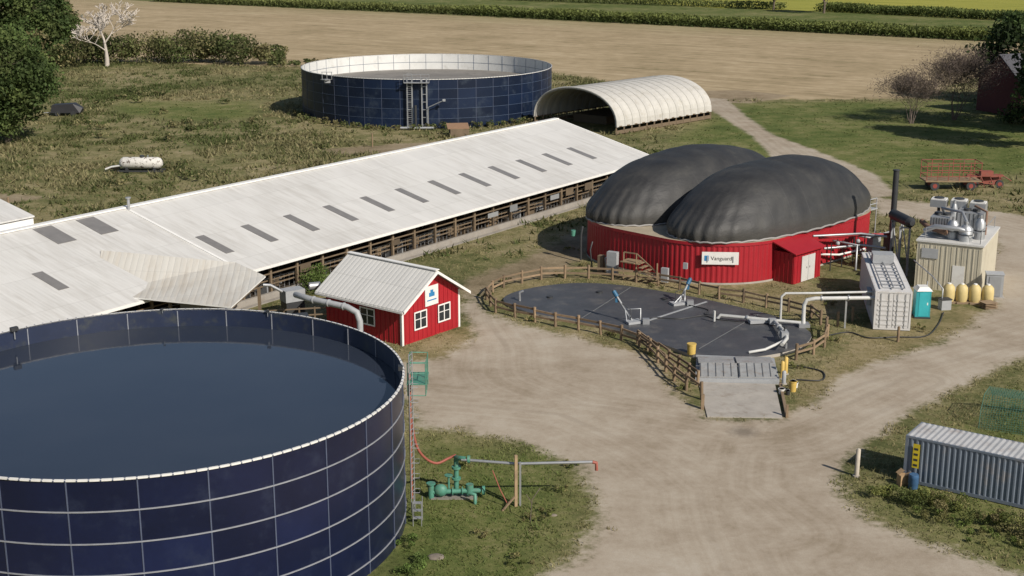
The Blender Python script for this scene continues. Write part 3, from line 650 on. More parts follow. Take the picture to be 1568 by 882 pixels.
b.para(sp(2.75,-.085,3.0),SU*.6,-SV*.006,V(0,0,.3),SB); b.para(sp(2.9,-.085,3.3),SU*.3,-SV*.006,V(0,0,.2),SB); b.para(sp(2.55,-.085,2.7),SU*1.0,-SV*.006,V(0,0,.09),SB); b.obj('logo_sign',shed)
b=B(); pts=[(-15.6,95.5,2.9),(-15.2,93.6,3.4),(-14.2,92.6,3.4),(-11.4,91.2,3.2),(-10.7,90.9,2.9),(-10.5,90.8,2.3),(-10.5,90.8,.2)]
b.tube(pts,.22,GREY,12)
for q in range(3): b.cyl(Vector(pts[2]).lerp(Vector(pts[3]),.1+q*.4),Vector(pts[2]).lerp(Vector(pts[3]),.13+q*.4),.27,GREY)
b.obj('ventilation_duct')
b=B(); b.box((-16.6,100,1.7),(1.6,1.1,.9),GREY,.6); b.box((-16.6,100,.65),(1.5,1.0,1.2),DGREY,.6); b.cyl((-15.4,100.5,2.2),(-14.6,100.8,2.2),.3,GALV); b.tube([(-17.2,99,2.2),(-18.0,98.6,2.8),(-18.5,98.3,2.9)],.12,GALV); b.obj('blower_unit')
b=B()
for k in range(6): b.box((-17.8+k*1.1,96.2+k*.25,.8),(.1,.1,1.6),TAN)
for h_ in (.5,1.0,1.5): b.beam((-17.8,96.2,h_),(-12.3,97.45,h_),.05,.1,TAN)
b.box((-15.4,95,.8),(1.4,1,1.5),DGREY,.3); b.box((-16.8,94.6,.5),(.8,.9,1.0),WOOD,.8); b.obj('pen_railing')
# ---------------------------------------------------------------- digester
dg=empty('biogas_digester',tuple(DC))
def dp(a,v_,z_=0): return DC+DU*a+DV*v_+V(0,0,z_)
def rrect(hx,hy,r,step):
    pts=[]
    segs=[((hx-r,hy-r),0),((-(hx-r),hy-r),90),((-(hx-r),-(hy-r)),180),((hx-r,-(hy-r)),270)]
    for i,((cx,cy),a0) in enumerate(segs):
        m=int(r*math.pi/2/step)
        for k in range(m+1):
            a=rad(a0+90*k/m); pts.append((cx+r*math.cos(a),cy+r*math.sin(a),math.cos(a),math.sin(a)))
        (nx_,ny_),na=segs[(i+1)%4]; a=rad(na); p1=(nx_+r*math.cos(a),ny_+r*math.sin(a)); p0=pts[-1]; L=math.hypot(p1[0]-p0[0],p1[1]-p0[1]); m=int(L/step)
        for k in range(1,m): pts.append((p0[0]+(p1[0]-p0[0])*k/m,p0[1]+(p1[1]-p0[1])*k/m,p0[2],p0[3]))
    return pts
WHH=3.45; HY=9.6
rp=rrect(13,HY,7,.11)
b=B(); vs=[];n=len(rp)
for i,(x_,y_,nx_,ny_) in enumerate(rp):
    o_=.0 if i%4<2 else .045
    q=dp(x_+nx_*o_,y_+ny_*o_); vs+=[q,q+V(0,0,WHH)]
b.add(vs,[(2*i,2*((i+1)%n),2*((i+1)%n)+1,2*i+1) for i in range(n)],REDW)
for z0,z1,o_,m in ((WHH-.22,WHH+.05,.09,REDW),(0,.16,.10,CONC)):
    vs=[]
    for (x_,y_,nx_,ny_) in rp: vs+=[dp(x_+nx_*o_,y_+ny_*o_,z0),dp(x_+nx_*o_,y_+ny_*o_,z1)]
    b.add(vs,[(2*i,2*((i+1)%n),2*((i+1)%n)+1,2*i+1) for i in range(n)],m)
b.obj('red_wall',dg)
b=B(); b.add([dp(x_+nx_*.09,y_+ny_*.09,WHH+.05) for (x_,y_,nx_,ny_) in rp],[tuple(range(n))],mat('tank_top_concrete',(.34,.29,.21),.9,0,.3,.8)); b.obj('tank_top',dg)
dm,t,p=newmat('black_membrane'); pos=t.new('ShaderNodeNewGeometry').outputs['Position']
f1=t.noise(pos,.35,6,.6); c=t.ramp(f1,[(.35,(.020,.020,.021)),(.55,(.030,.030,.030)),(.72,(.052,.050,.046))]); 
du=t.dot(pos,(.7071,.7071,0)); fr=t.math('ABSOLUTE',t.math('SUBTRACT',t.math('FRACT',t.math('DIVIDE',du,2.35)),.5))
line=t.sstep(fr,.48,.497); c=t.mix(t.math('MULTIPLY',line,.15),c,(.06,.06,.06))
zz_=t.dot(pos,(0,0,1)); dust=t.math('MULTIPLY',t.math('SUBTRACT',1.0,t.sstep(t.math('ADD',zz_,t.math('MULTIPLY',f1,2)),4.6,6.4)),.45); c=t.mix(dust,c,(.085,.08,.07))
t.l.new(c,p.inputs['Base Color'])
t.l.new(t.math('MULTIPLY_ADD',f1,.3,.46),p.inputs['Roughness'])
dvv=t.dot(pos,(-.7071,.7071,0))
wr=t.noise(t.comb(t.math('MULTIPLY',du,.35),dvv,zz_),.9,5,.6)
t.l.new(t.bump(t.math('ADD',wr,t.math('MULTIPLY',line,.08)),.55,.16),p.inputs['Normal'])
for sg in (1,-1):
    b=B(); nr=40;nt_=180;vs=[];fs=[]
    Lh,Wh,Hd=12.5,5.25,5.2
    for j in range(nr+1):
        q=j/nr; r_=1-(1-q)**2.0
        for i in range(nt_):
            a=2*math.pi*i/nt_; ca,sa=math.cos(a),math.sin(a); e_=2.35; k=(abs(ca)**e_+abs(sa)**e_)**(-1/e_)
            rip=1+(.007*math.sin(a*40)+.005*math.sin(a*23+1))*r_**6
            la=ca*k*r_*Lh; lb=sa*k*r_*Wh
            z_=WHH+.05+Hd*max(0,1-r_**2.5)**.54
            z_+=(1-r_**4)*(.05*abs(math.sin(math.pi*la/2.35))+.06*math.sin(la*.7+sg)+.05*math.sin(lb*1.1+la*.3))
            bul=1+.03*math.sin(math.pi*min(1,(z_-WHH)/2.2))
            vs.append(dp(la*rip*bul,sg*4.6+lb*rip*bul,z_))
    for j in range(nr):
        for i in range(nt_):
            i2=(i+1)%nt_; fs.append((j*nt_+i,j*nt_+i2,(j+1)*nt_+i2,(j+1)*nt_+i))
    b.add(vs,[f[::-1] for f in fs],dm,True)
    b.obj('gas_dome',dg)
    b=B(); ring=[]
    for i in range(120):
        a=2*math.pi*i/120; ca,sa=math.cos(a),math.sin(a); k=(abs(ca)**2.35+abs(sa)**2.35)**(-1/2.35); ring.append(dp(ca*k*(Lh+.12),sg*4.6+sa*k*(Wh+.1),WHH+.12+.05*math.sin(i*2.1)))
    b.tube(ring+[ring[0]],.09,mat('clamp_ring',(.28,.27,.26),.6,.2),6,False); b.obj('clamp_ring',dg)
b=B(); yv=-HY-2
b.para(dp(-7,yv,0),DU*4,DV*2.1,V(0,0,2.6),REDW)
for k in range(9): b.para(dp(-6.9+k*.45,yv-.03,0.05),DU*.05,DV*.028,V(0,0,2.5),REDW)
for k in range(5): b.para(dp(-7.03,yv+.1+k*.42,0.05),DV*.05,DU*.028,V(0,0,2.5),REDW)
b.para(dp(-7.25,yv-.3,2.55),DU*4.5,DV*2.4+V(0,0,.75),V(0,0,.1),REDW)
b.para(dp(-5.9,yv-.06,.05),DU*1.95,DV*.05,V(0,0,2.15),WHITEP,.75); b.para(dp(-4.95,yv-.075,.05),DU*.04,DV*.01,V(0,0,2.15),GREY)
for q in (-5.2,-4.75): b.para(dp(q,yv-.08,1.1),DU*.06,DV*.015,V(0,0,.15),DGREY)
b.obj('entry_vestibule',dg)
sc0=dp(-13+7,-HY+7); 
nrm=V(-.06,-1,0).normalized(); tg=V(-nrm.y,nrm.x,0); sc1=sc0+nrm*7.18
b=B(); b.para(sc1-tg*1.5+V(0,0,1.75),tg*3.0,nrm*.05,V(0,0,1.05),WHITEP); b.para(sc1-tg*1.3+nrm*.055+V(0,0,2.05),tg*.35,nrm*.006,V(0,0,.45),SB)
for dx in (-.35,.35): b.box(sc1+tg*dx*3+nrm*-.05+V(0,0,2.2),(.08,.3,.5),GREY,math.atan2(tg.y,tg.x))
b.obj('wall_sign',dg)
tc=bpy.data.curves.new('sign_text','FONT'); tc.body='Vanguard'; tc.size=.46; tc.extrude=.004; to=bpy.data.objects.new('sign_text',tc); sc.collection.objects.link(to); tc.materials.append(mat('sign_ink',(.08,.16,.26),.6))
q=sc1-tg*.78+nrm*.058+V(0,0,2.12); to.matrix_world=Matrix(((tg.x,0,nrm.x,q.x),(tg.y,0,nrm.y,q.y),(0,1,0,q.z),(0,0,0,1))); to.parent=dg; to.matrix_parent_inverse=Matrix.Translation(-dg.location)
b=B()
for (x_,y_,z_,sx,sy,sz,m) in ((8.5,112.4,1.1,.9,.5,1.9,GREY),(7.6,113.2,.8,.5,.5,1.5,TAN),(14.2,108.9,1.7,.35,.2,.5,GREY),(12.6,109.4,.8,.6,.3,1.2,GREY)): b.box((x_,y_,z_),(sx,sy,sz),m,-.5)
for k in range(6): b.box((10.6+k*.28,110.2-k*.18,1.6-k*.27),(.34,1.1,.06),WOOD,-.6)
b.box((9.9,110.9,1.6),(1.3,1.3,.08),WOOD,-.6)
for q in ((9.3,110.8),(10.3,110.2),(11.9,108.9)): b.box((q[0],q[1],1.2),(.1,.1,2.4 if q[0]<11 else 1.4),WOOD)
b.beam((9.3,110.8,2.4),(10.3,110.2,2.4),.06,.1,WOOD); b.beam((10.3,110.2,2.4),(11.9,108.9,1.1),.06,.1,WOOD)
b.tube([(6.9,114.4,.1),(6.7,114.2,1.8),(6.9,114.6,2.4)],.07,DGREY,6); b.tube([(8.0,113.0,.1),(7.9,112.8,1.4),(8.4,112.9,1.7)],.06,GALV,6)
b.tube([dp(-13.4,6,3.2),dp(-13.6,6,2.4),dp(-13.6,6,.2)],.1,DGREY); b.cyl(dp(-13.5,7.0,2.2),dp(-13.5,7.0,2.7),.22,GREENP)
b.box(dp(13.6,-6,2.6),(1.4,1.4,.1),GREY,.78); 
for dx in (-.6,.6): b.tube([dp(13.6+dx,-6.6,0),dp(13.6+dx,-6.6,3.6)],.05,GREY,6)
b.tube([dp(14.2,-6.6,3.6),dp(13.0,-6.6,3.6)],.05,GREY,6); b.tube([dp(14.2,-6.6,3.1),dp(13.0,-6.6,3.1)],.05,GREY,6)
b.obj('stairs_and_fittings',dg)
b=B(); RP=mat('red_pipe',(.30,.03,.035),.5)
b.tube([dp(-1.5,-10.4,2.9),dp(3.0,-11.0,2.5),dp(5.5,-13.0,2.5)],.12,RP,10); b.tube([dp(-2.5,-10.4,3.2),dp(2,-12.3,3.0),dp(2.5,-14.5,3.0)],.10,GALV,10)
b.tube([dp(-1,-10.6,1.9),dp(2.4,-12.2,1.9),dp(2.4,-14.5,2.0)],.11,GALV,10); b.tube([dp(1,-10.2,2.2),dp(1,-12.6,2.2),dp(1,-12.6,0)],.1,GALV,10)
b.tube([dp(-.5,-10.0,1.2),dp(.5,-11.2,1.2),dp(4,-11.6,1.2)],.09,WHT,10); b.tube([dp(5,-10,2.0),dp(5,-11.4,2.0),dp(9,-11.4,2.0)],.09,GALV,10)
for k in range(5): b.tube([dp(-.8+k*1.8,-11.2,0),dp(-.8+k*1.8,-11.2,2.4)],.05,DGREY,6)
for q in ((0,-11.3,2.3),(1.6,-12.3,2.4),(3,-11.5,1.4),(6.8,-11.4,2.0)): b.ell(dp(*q),(.2,.2,.2),random.choice([GREY,BLUEM,YEL_]),10,6); b.cyl(dp(q[0],q[1],q[2]+.1),dp(q[0],q[1],q[2]+.4),.04,DGREY)
b.box(dp(6.5,-11.0,1.0),(1.4,.6,1.8),GREY,.78); b.box(dp(9.5,-10.8,.8),(.9,.6,1.4),DGREY,.78)
b.obj('gas_pipework',dg)
# ---------------------------------------------------------------- pit cover
pit=empty('manure_reception_pit',(10,99,0)); PITM=mat('black_pit_cover',(.060,.062,.068),.5,0,.45,.35,(.14,.13,.12),.7,.15,3)
b=B(); b.prism(PIT,-.1,.22,PITM,CONC); b.obj('cover',pit)
b=B()
b.beam((9.6,97.4,.245),(15.2,103.2,.245),.18,.03,GREY); b.beam((5.2,98.6,.24),(9.6,107.5,.24),.05,.02,GREY,.5); b.beam((13,91,.24),(18.6,99.6,.24),.05,.02,GREY,.5)
for q in ((3.0,104.5),(7.0,106),(12,104)): b.cyl((q[0],q[1],.2),(q[0],q[1],.34),.25,DGREY)
b.tube([(0.6,103.6,.2),(.6,103.6,.9),(.9,103.6,1.0)],.1,GALV); b.obj('cover_seams_and_hatches',pit)
b=B(); b.tube(smooth_open([(9.5,97.2,.27),(10.6,98.6,.27),(12.6,98.4,.27),(14.4,99.2,.27),(15.4,98.2,.27),(18,97.4,.27)]),.045,DGREY,6)
b.tube(smooth_open([(13.6,102.2,.27),(15,100.8,.27),(14.6,99.6,.27),(16.4,99.4,.27)]),.04,DGREY,6); b.obj('power_cables',pit)
def agit(base,top,name='pit_agitator'):
    e=empty(name,(base[0],base[1],.2)); b=B(); base=Vector(base);top=Vector(top)
    b.tube([base,top],.075,GREY,8); b.tube([base+V(.5,0,0),base+V(.5,0,1.1),(base+top)/2],.06,GALV,8); b.tube([base-V(.5,.3,0),(base+top)/2],.05,GALV,8)
    d=(top-base).normalized(); b.cyl(top-d*.05,top+d*.45,.16,BLUEM); b.cyl(top+d*.45,top+d*.53,.11,DGREY); b.box(base+V(0,0,.1),(1.2,.8,.18),GREY,.4); b.box(base+V(.9,-.2,.2),(.5,.4,.4),GALV); b.box(top-V(0,0,.3),(.22,.22,.3),BLUEM)
    b.tube([base+V(-.2,.1,.2),base+V(-.2,.1,1.0),top-V(0,0,.3)],.03,DGREY,6)
    b.obj('mast_motor_and_base',e)
agit((9.0,97.4,.22),(7.8,98.4,2.0)); agit((12.9,102.5,.22),(13.7,103.2,1.7))
b=B(); WPI=mat('white_pipe',(.52,.52,.50),.45,0,.15,2,(.36,.32,.27),.4)
b.tube([(27.4,96.9,2.3),(25,96.8,2.3),(22.2,96.7,2.3),(21.6,96.7,2.2),(21.4,96.7,1.8),(21.4,96.7,.9),(21.4,96.5,.3)],.15,WPI,12)
b.tube([(22.2,97.6,2.45),(20.2,97.6,2.45),(19.9,97.6,2.2),(19.9,97.6,.3)],.09,WPI,10); b.tube([(22.2,97.6,2.45),(27.2,98.0,2.45)],.09,WPI,10)
b.tube([(21.2,96.5,.5),(19.5,96.9,.55),(15.6,98.4,.55),(15.3,98.4,.2)],.12,WPI,10); b.tube([(15.0,97.6,.3),(15.0,97.6,1.1)],.09,WPI,8)
b.tube([(19.3,96.9,.55),(19.4,93,.75),(19.2,91.6,.8),(18.6,90.2,.8)],.13,WPI,10); b.tube([(18.9,91.2,.75),(17.4,90.0,.5),(16.3,90,.3)],.10,WPI,10)
for q in ((24.6,96.8,2.3),(22.6,96.72,2.3)): b.cyl(q,(q[0]+.08,q[1],q[2]),.23,GALV)
b.cyl((19.3,95,.66),(19.32,94.9,.66),.21,GALV); b.cyl((17.4,97.7,.55),(17.5,97.66,.55),.2,GALV)
b.box((21.4,96.5,.35),(.8,.8,.25),GALV); b.box((19.2,96.9,.5),(.5,.5,.4),GREY); b.box((19.2,92.6,.8),(.5,.9,.5),GREY); b.box((18.3,97.3,.4),(1.6,.5,.25),GREY,.2)
b.cyl((19.2,92.6,1.0),(19.2,92.6,1.4),.05,DGREY); b.cyl((19.2,92.6,1.38),(19.2,92.6,1.42),.2,DGREY)
for q in ((19.3,94.8),(17.6,97.6),(24.5,96.8),(19.1,91.2)): b.box((q[0],q[1],.3 if q[0]<24 else 1.1),(.12,.12,.6 if q[0]<24 else 2.2),GALV)
b.obj('manure_pipeline')
b=B(); HOSE=mat('black_hose',(.03,.03,.03),.5)
b.tube(smooth_open([(22.5,94.5,.06),(24.5,95.6,.06),(25.6,94.2,.06),(27.6,94.4,.06),(29.8,94.6,.06),(31.6,97.5,.06),(33,100.8,.06)]),.05,HOSE,6)
b.tube(smooth_open([(19.2,87.8,.06),(20.6,86.6,.06),(20.2,84.8,.06),(18.6,84.9,.06)]),.05,HOSE,6); b.obj('ground_hose')
fen=empty('post_and_rail_fence',(-2,104,0)); FW=mat('fence_wood',(.22,.155,.095),.85,0,.4,2.5,(.12,.095,.08),.5)
def fence(line,step=2.1,h=1.1):
    b=B(); q=resample([(x_,y_,0) for x_,y_ in line],step)
    for i,p_ in enumerate(q):
        b.cyl(p_-V(0,0,.1),p_+V(random.gauss(0,.03),random.gauss(0,.03),h*random.uniform(.95,1.08)),.11,FW,8,random.uniform(.7,1.3))
        if i:
            a=q[i-1]
            for hz in (.5,.92): 
                if random.random()<.95: b.beam(a+V(0,0,hz+random.gauss(0,.04)),p_+V(0,0,hz+random.gauss(0,.04)),.07,.15,FW,random.uniform(.6,1.4))
    b.obj('posts_and_rails',fen)
fence([(-2,104.6),(-1.3,107.8),(2,110.8),(5.4,111.6),(8,110.9),(11,109.8),(14.2,107.3),(16,105),(18,103.9),(21,101.2),(23,99),(22.9,97.6)])
fence([(22.9,95.8),(22.3,92.6),(21,90.6),(19.4,89.2)])
fence([(-2,104.6),(-1.4,101),(1,99),(3.2,97.2),(6,95.6),(8,93.6),(9.3,91.8),(10,88),(10.7,84),(11.9,81.2)],1.9)
fence([(8.9,92.9),(10.6,88.6),(11.6,85.5),(12.0,84)],1.7,1.0)
b=B(); b.prism([(11.8,78),(16.3,77.8),(17,84),(12.1,84.4)],-.05,.07,CONC); b.prism([(11.9,84.4),(17.3,84.1),(17.8,88.7),(12.6,89.4)],-.05,.32,GREY)
HT=mat('hatch_steel',(.36,.36,.35),.5,.2,.35,1.5,(.25,.19,.14),.6)
for k in range(2): b.para(V(12.2+k*2.55,84.5-k*.05,.34),V(2.45,-.08,0),V(.25,2.1,.28),V(0,0,.05),HT); b.para(V(12.4+k*2.55,86.75-k*.05,.60),V(2.4,-.1,0),V(.2,2.1,-.25),V(0,0,.05),HT)
for k in range(2):
    for q in range(5): b.para(V(12.25+k*2.55+q*.5,84.52-k*.05,.40),V(.05,0,0),V(.24,2.0,.265),V(0,0,.04),HT,.6)
b.box((16.6,78,.4),(.14,.14,.8),FW); b.box((11.7,79.5,.4),(.2,.2,1.1),FW); b.beam((16.6,78,.12),(17.3,83.8,.12),.18,.22,FW); b.obj('concrete_loading_ramp')
def bucket(p_,m,r=.2,h=.45,name='bucket'):
    b=B(); b.tube([V(p_[0],p_[1],0),V(p_[0],p_[1],h)],[r*.85,r],m,14); b.tube([V(p_[0],p_[1],h-.05),V(p_[0],p_[1],h)],[r*1.12]*2,m,14); b.tube([V(p_[0]-r,p_[1],h),V(p_[0],p_[1]-.05,h+.12),V(p_[0]+r,p_[1],h)],.012,GREY,5); b.obj(name)
bucket((17.9,82.8),YEL_,.25,.7); bucket((18.2,83.5),WHITEP,.18,.35); bucket((17.1,82.3),WHITEP,.2,.35); bucket((17.45,82.1),DGREY,.15,.3); 
def bollard(p_,h=1.2,m=YEL_):
    b=B(); b.tube([V(p_[0],p_[1],0),V(p_[0],p_[1],h-.08),V(p_[0],p_[1],h)],[.14,.14,.08],m,12); b.cyl((p_[0],p_[1],0),(p_[0],p_[1],.06),.22,CONC); b.obj('bollard')
bollard((17.7,85.3)); bollard((18.1,86.2)); bollard((17.6,84.2),.9,GREY)
b=B(); b.tube([V(12.35,90,.2),V(12.35,90,.9)],[.28,.31],YEL_,16); b.tube([V(12.35,90,.86),V(12.35,90,.94)],.33,YEL_,16); b.obj('yellow_drum')
# ---------------------------------------------------------------- containers
def container(name,o,u,v_,L,W,H,ms,mr):
    u=Vector(u).normalized(); v_=Vector(v_).normalized(); o=Vector(o); e=empty(name,tuple(o)); b=B(); z_=V(0,0,1)
    def ribbed(p0,d,n_,length):
        k=int(length/.28); vs=[];
        for i in range(k):
            for q,of in ((0,0),(.28,0),(.5,-.045),(.78,-.045)):
                pp=p0+d*(length*(i+q)/k)+n_*of; vs+=[pp+z_*.18,pp+z_*(H-.12)]
        pp=p0+d*length; vs+=[pp+z_*.18,pp+z_*(H-.12)]; m=len(vs)//2
        b.add(vs,[(2*i,2*i+2,2*i+3,2*i+1) for i in range(m-1)],ms)
    ribbed(o,u,-v_,L); ribbed(o+v_*W,u,v_,L); ribbed(o+u*L,v_,u,W)
    b.obj('corrugated_sides',e); b=B()
    for a in (0,L-.14):
        for c_ in (-.012,W-.13): b.para(o+u*(a-.006)+v_*c_,u*.15,v_*.142,z_*H,ms)
    for c_ in (-.01,W-.11):
        b.para(o+u*.14+v_*c_,u*(L-.28),v_*.12,z_*.18,ms); b.para(o+u*.14+v_*c_+z_*(H-.12),u*(L-.28),v_*.12,z_*.11,ms)
    for a in (-.004,L-.11): b.para(o+u*a+v_*.13,u*.11,v_*(W-.26),z_*.16,ms); b.para(o+u*a+v_*.13+z_*(H-.12),u*.11,v_*(W-.26),z_*.11,ms)
    b.obj('frame',e); b=B()
    k=int(L/.3)
    vs=[]
    for i in range(k+1):
        for q,hh in ((0,0),(.5,.03)):
            pp=o+u*min(L,(L*(i+q)/k))+z_*(H-.02+hh); vs+=[pp+v_*.05,pp+v_*(W-.05)]
    b.add(vs,[(2*i,2*i+2,2*i+3,2*i+1) for i in range(len(vs)//2-1)],mr); b.obj('roof',e); b=B()
    for s_ in (0,1):
        b.para(o+u*.03+v_*(.14+s_*(W/2-.13))+z_*.17,u*.04,v_*(W/2-.16),z_*(H-.3),ms)
        for q in (.25,.75): b.tube([o-u*.03+v_*(.14+s_*(W/2-.13)+q*(W/2-.16))+z_*.15,o-u*.03+v_*(.14+s_*(W/2-.13)+q*(W/2-.16))+z_*(H-.15)],.022,GALV,6)
        for q in range(6): b.para(o-u*.005+v_*(.2+s_*(W/2-.13))+z_*(.35+q*.36),u*.03,v_*(W/2-.28),z_*.12,ms)
    b.obj('doors',e); return e
CB=mat('container_bluegrey',(.15,.18,.225),.55,0,.25,1,(.26,.22,.19),.5); CR=mat('container_roof_grey',(.42,.42,.42),.55,0,.2,.8,(.24,.19,.16),.6)
cn=container('shipping_container',(20.9,68.2,.05),(.82,-.572,0),(.572,.82,0),12.19,2.44,2.6,CB,CR)
CWH=mat('container_white',(.56,.55,.54),.5,0,.15,1,(.34,.28,.22),.6)
cn2=container('equipment_container',(26.5,96.4,.05),(.16,.987,0),(.987,-.16,0),12.19,2.6,2.9,CWH,CWH)
b=B(); cu=V(.16,.987,0);cv=V(.987,-.16,0);co=V(26.5,96.4,.05)
for k in range(12): b.tube([co+cu*(.8+k)+cv*.5+V(0,0,2.98),co+cu*(.8+k)+cv*2.1+V(0,0,2.98)],.04,GALV,6)
for s_ in (.5,1.3,2.1): b.tube([co+cu*.5+cv*s_+V(0,0,3.06),co+cu*11.8+cv*s_+V(0,0,3.06)],.05,GALV,8)
b.box(co+cu*9+cv*1.3+V(0,0,3.3),(1.6,1.4,.7),GREY,-.16); b.box(co+cu*3+cv*-.2+V(0,0,1.7),(.3,1,1.2),GREY,-.16); b.obj('roof_pipes',cn2)
b=B(); BB=mat('blue_barrel',(.05,.12,.24),.45); q=V(21.2,67.3,0); b.tube([q,q+V(0,0,.05),q+V(0,0,.3),q+V(0,0,.33),q+V(0,0,.6),q+V(0,0,.63),q+V(0,0,.8)],[.24,.26,.26,.28,.26,.28,.24],BB,16); b.obj('blue_barrel')
b=B(); CARD=mat('cardboard',(.36,.24,.13),.85); b.box((20.75,67.75,.3),(.45,.4,.6),CARD,.3); b.para(V(20.55,67.7,.6),V(.3,.1,.2),V(-.1,.35,0),V(0,0,.01),CARD); b.para(V(20.8,67.5,.6),V(.3,-.1,.15),V(.1,.35,0),V(0,0,.01),CARD); b.obj('cardboard_box')
b=B(); YS=mat('yellow_warning',(.65,.50,.03),.5); cu2=V(.82,-.572,0).normalized(); cv2=V(.572,.82,0).normalized(); q=V(20.9,68.2,0)+cu2*.45-cv2*.06
b.para(q+V(0,0,.95),cu2*.36,-cv2*.012,V(0,0,1.35),YS)
for k in range(4): b.para(q+cu2*.06-cv2*.013+V(0,0,1.05+k*.3),cu2*.22,-cv2*.006,V(0,0,.12),DGREY)
b.obj('warning_sign')
b=B(); b.tube([V(18.6,68.9,-.1),V(18.62,68.88,1.55),V(18.62,68.88,1.62)],[.13,.12,.07],mat('pale_post',(.45,.40,.33),.8,0,.3,3),10); b.cyl((18.6,68.9,0),(18.6,68.9,.08),.2,CONC); b.obj('wooden_post')
b=B(); NET=mat('green_netting',(.05,.15,.11),.7)
for k in range(6):
    x0=27.6+k*2.4; y0=76.2-k*1.2
    b.tube([V(x0,y0,0),V(x0+.1,y0+.2,1.0),V(x0+.6,y0+1.2,1.7),V(x0+1.4,y0+2.6,1.7),V(x0+1.9,y0+3.4,.9),V(x0+2,y0+3.6,0)],.02,NET,6)
def netp(k,t_): 
    x0=27.6+k*2.4; y0=76.2-k*1.2; L_=[V(x0,y0,0),V(x0+.1,y0+.2,1.0),V(x0+.6,y0+1.2,1.7),V(x0+1.4,y0+2.6,1.7),V(x0+1.9,y0+3.4,.9),V(x0+2,y0+3.6,0)]; i=min(4,int(t_)); return L_[i].lerp(L_[i+1],t_-i)
for j in range(41): b.tube([netp(0,j*.125),netp(5,j*.125)],.010,NET,4,False)
for j in range(91): b.tube([netp(j/18,q*.5) for q in range(11)],.010,NET,4,False)
b.obj('netted_garden_tunnel')
# ---------------------------------------------------------------- gas engine building
en=empty('generator_building',(33,108,0)); EU=V(.885,-.46,0).normalized(); EV=V(-EU.y,EU.x,0); E0=V(32.9,108.4,0)
BEI=mat('beige_metal_siding',(.50,.46,.36),.55,0,.1,.8,(.33,.27,.2),.4,rib=(EU.x+EV.x,EU.y+EV.y,0),ribs=.6)
def ep(u,v_,z_): return E0+EU*u+EV*v_+V(0,0,z_)
ea=math.atan2(EU.y,EU.x)
b=B(); b.para(ep(0,0,0),EU*5.1,EV*8,V(0,0,3.9),BEI); 
for k in range(12): b.para(ep(.2+k*.42,-.03,.1),EU*.06,EV*.03,V(0,0,3.6),BEI,.85)
for k in range(16): b.para(ep(-.03,.2+k*.48,.1),EV*.06,EU*.03,V(0,0,3.6),BEI,.85)
b.para(ep(-.1,-.1,3.9),EU*5.3,EV*8.2,V(0,0,.14),WHITEP,.8); b.para(ep(2.9,-.05,.1),EU*.95,EV*.04,V(0,0,2.1),WHITEP); b.para(ep(.4,-.09,2.6),EU*1.3,EV*.06,V(0,0,.8),GREY)
b.obj('walls_and_roof',en)
RUST=mat('rusty_pipe',(.20,.12,.08),.8,0,.4,2)
b=B()
for (u_,v2,zz,w_,d_,h_) in ((1.2,3.5,4.9,1.5,2.6,1.3),(3.2,5.4,4.9,2.2,2.0,1.6)):
    b.box(ep(u_,v2,zz),(w_,d_,h_),GALV,ea); 
    for k in range(2): b.cyl(ep(u_-.35+k*.7,v2,zz+h_/2),ep(u_-.35+k*.7,v2,zz+h_/2+.18),.32,DGREY)
    for k in range(7): b.box(ep(u_-w_/2+.1+k*(w_-.2)/6,v2-d_/2-.02,zz),(.05,.04,h_-.1),DGREY,ea)
for (u_,v2,r_,h_) in ((2.4,1.7,.5,1.5),(3.5,1.2,.55,1.3),(4.4,2.4,.42,1.7),(1.9,4.6,.3,2.3)):
    b.tube([ep(u_,v2,4.04),ep(u_,v2,4.04+h_*.8),ep(u_,v2,4.04+h_)],[r_,r_,r_*.5],GALV,16); b.tube([ep(u_,v2,4.04+h_),ep(u_,v2,4.04+h_+.3)],.12,GALV,8); b.tube([ep(u_,v2,4.04+h_*.4),ep(u_,v2,4.04+h_*.45)],r_+.03,DGREY,16)
b.tube([ep(.3,1,4.6),ep(1.2,.7,5.1),ep(3,.6,5.1),ep(3.6,.9,4.9)],.2,GALV,12); b.tube([ep(-.4,3.2,4.9),ep(.4,2.0,4.7),ep(2,1.0,4.6)],.22,RUST,12)
b.tube([ep(1.2,6.4,4.5),ep(1.2,3,6.2),ep(3,2.0,6.2),ep(3.6,1.3,5.4)],.12,GALV,10); b.tube([ep(4.6,4,4.1),ep(4.6,4,6.0),ep(3.4,5.6,6.1)],.1,RUST,10)
for (u_,v2) in ((.3,6.6),(1.9,6.9),(3.5,6.6)): b.box(ep(u_,v2,5.9),(1.3,1.1,.6),GALV,ea); b.box(ep(u_,v2,6.26),(1.2,1.0,.1),WHITEP,ea); b.box(ep(u_,v2,4.8),(.2,.2,1.6),DGREY); b.cyl(ep(u_,v2,6.31),ep(u_,v2,6.4),.4,DGREY)
for (a_,c_) in (((.5,.5),(4.8,.5)),((4.8,.5),(4.8,7.5))):
    b.tube([ep(a_[0],a_[1],5.0),ep(c_[0],c_[1],5.0)],.03,GALV,6); b.tube([ep(a_[0],a_[1],4.04),ep(a_[0],a_[1],5.0)],.03,GALV,6); b.tube([ep(c_[0],c_[1],4.04),ep(c_[0],c_[1],5.0)],.03,GALV,6)
b.obj('rooftop_radiators_and_tanks',en)
b=B(); mf=V(33.0,113.4,0)
b.cyl(mf+V(-.3,1.7,4.7),mf+V(.2,-1.6,4.7),.45,DGREY,20); b.cyl(mf+V(.2,-1.6,4.7),mf+V(.25,-2.0,4.7),.45,DGREY,20,1,.2)
for q in (-1.3,1.2): 
    for dx in (-.4,.4): b.box(mf+V(dx-.1,q,2.1),(.14,.14,4.2),GREY)
    b.box(mf+V(-.1,q,4.2),(1.0,.14,.14),GREY)
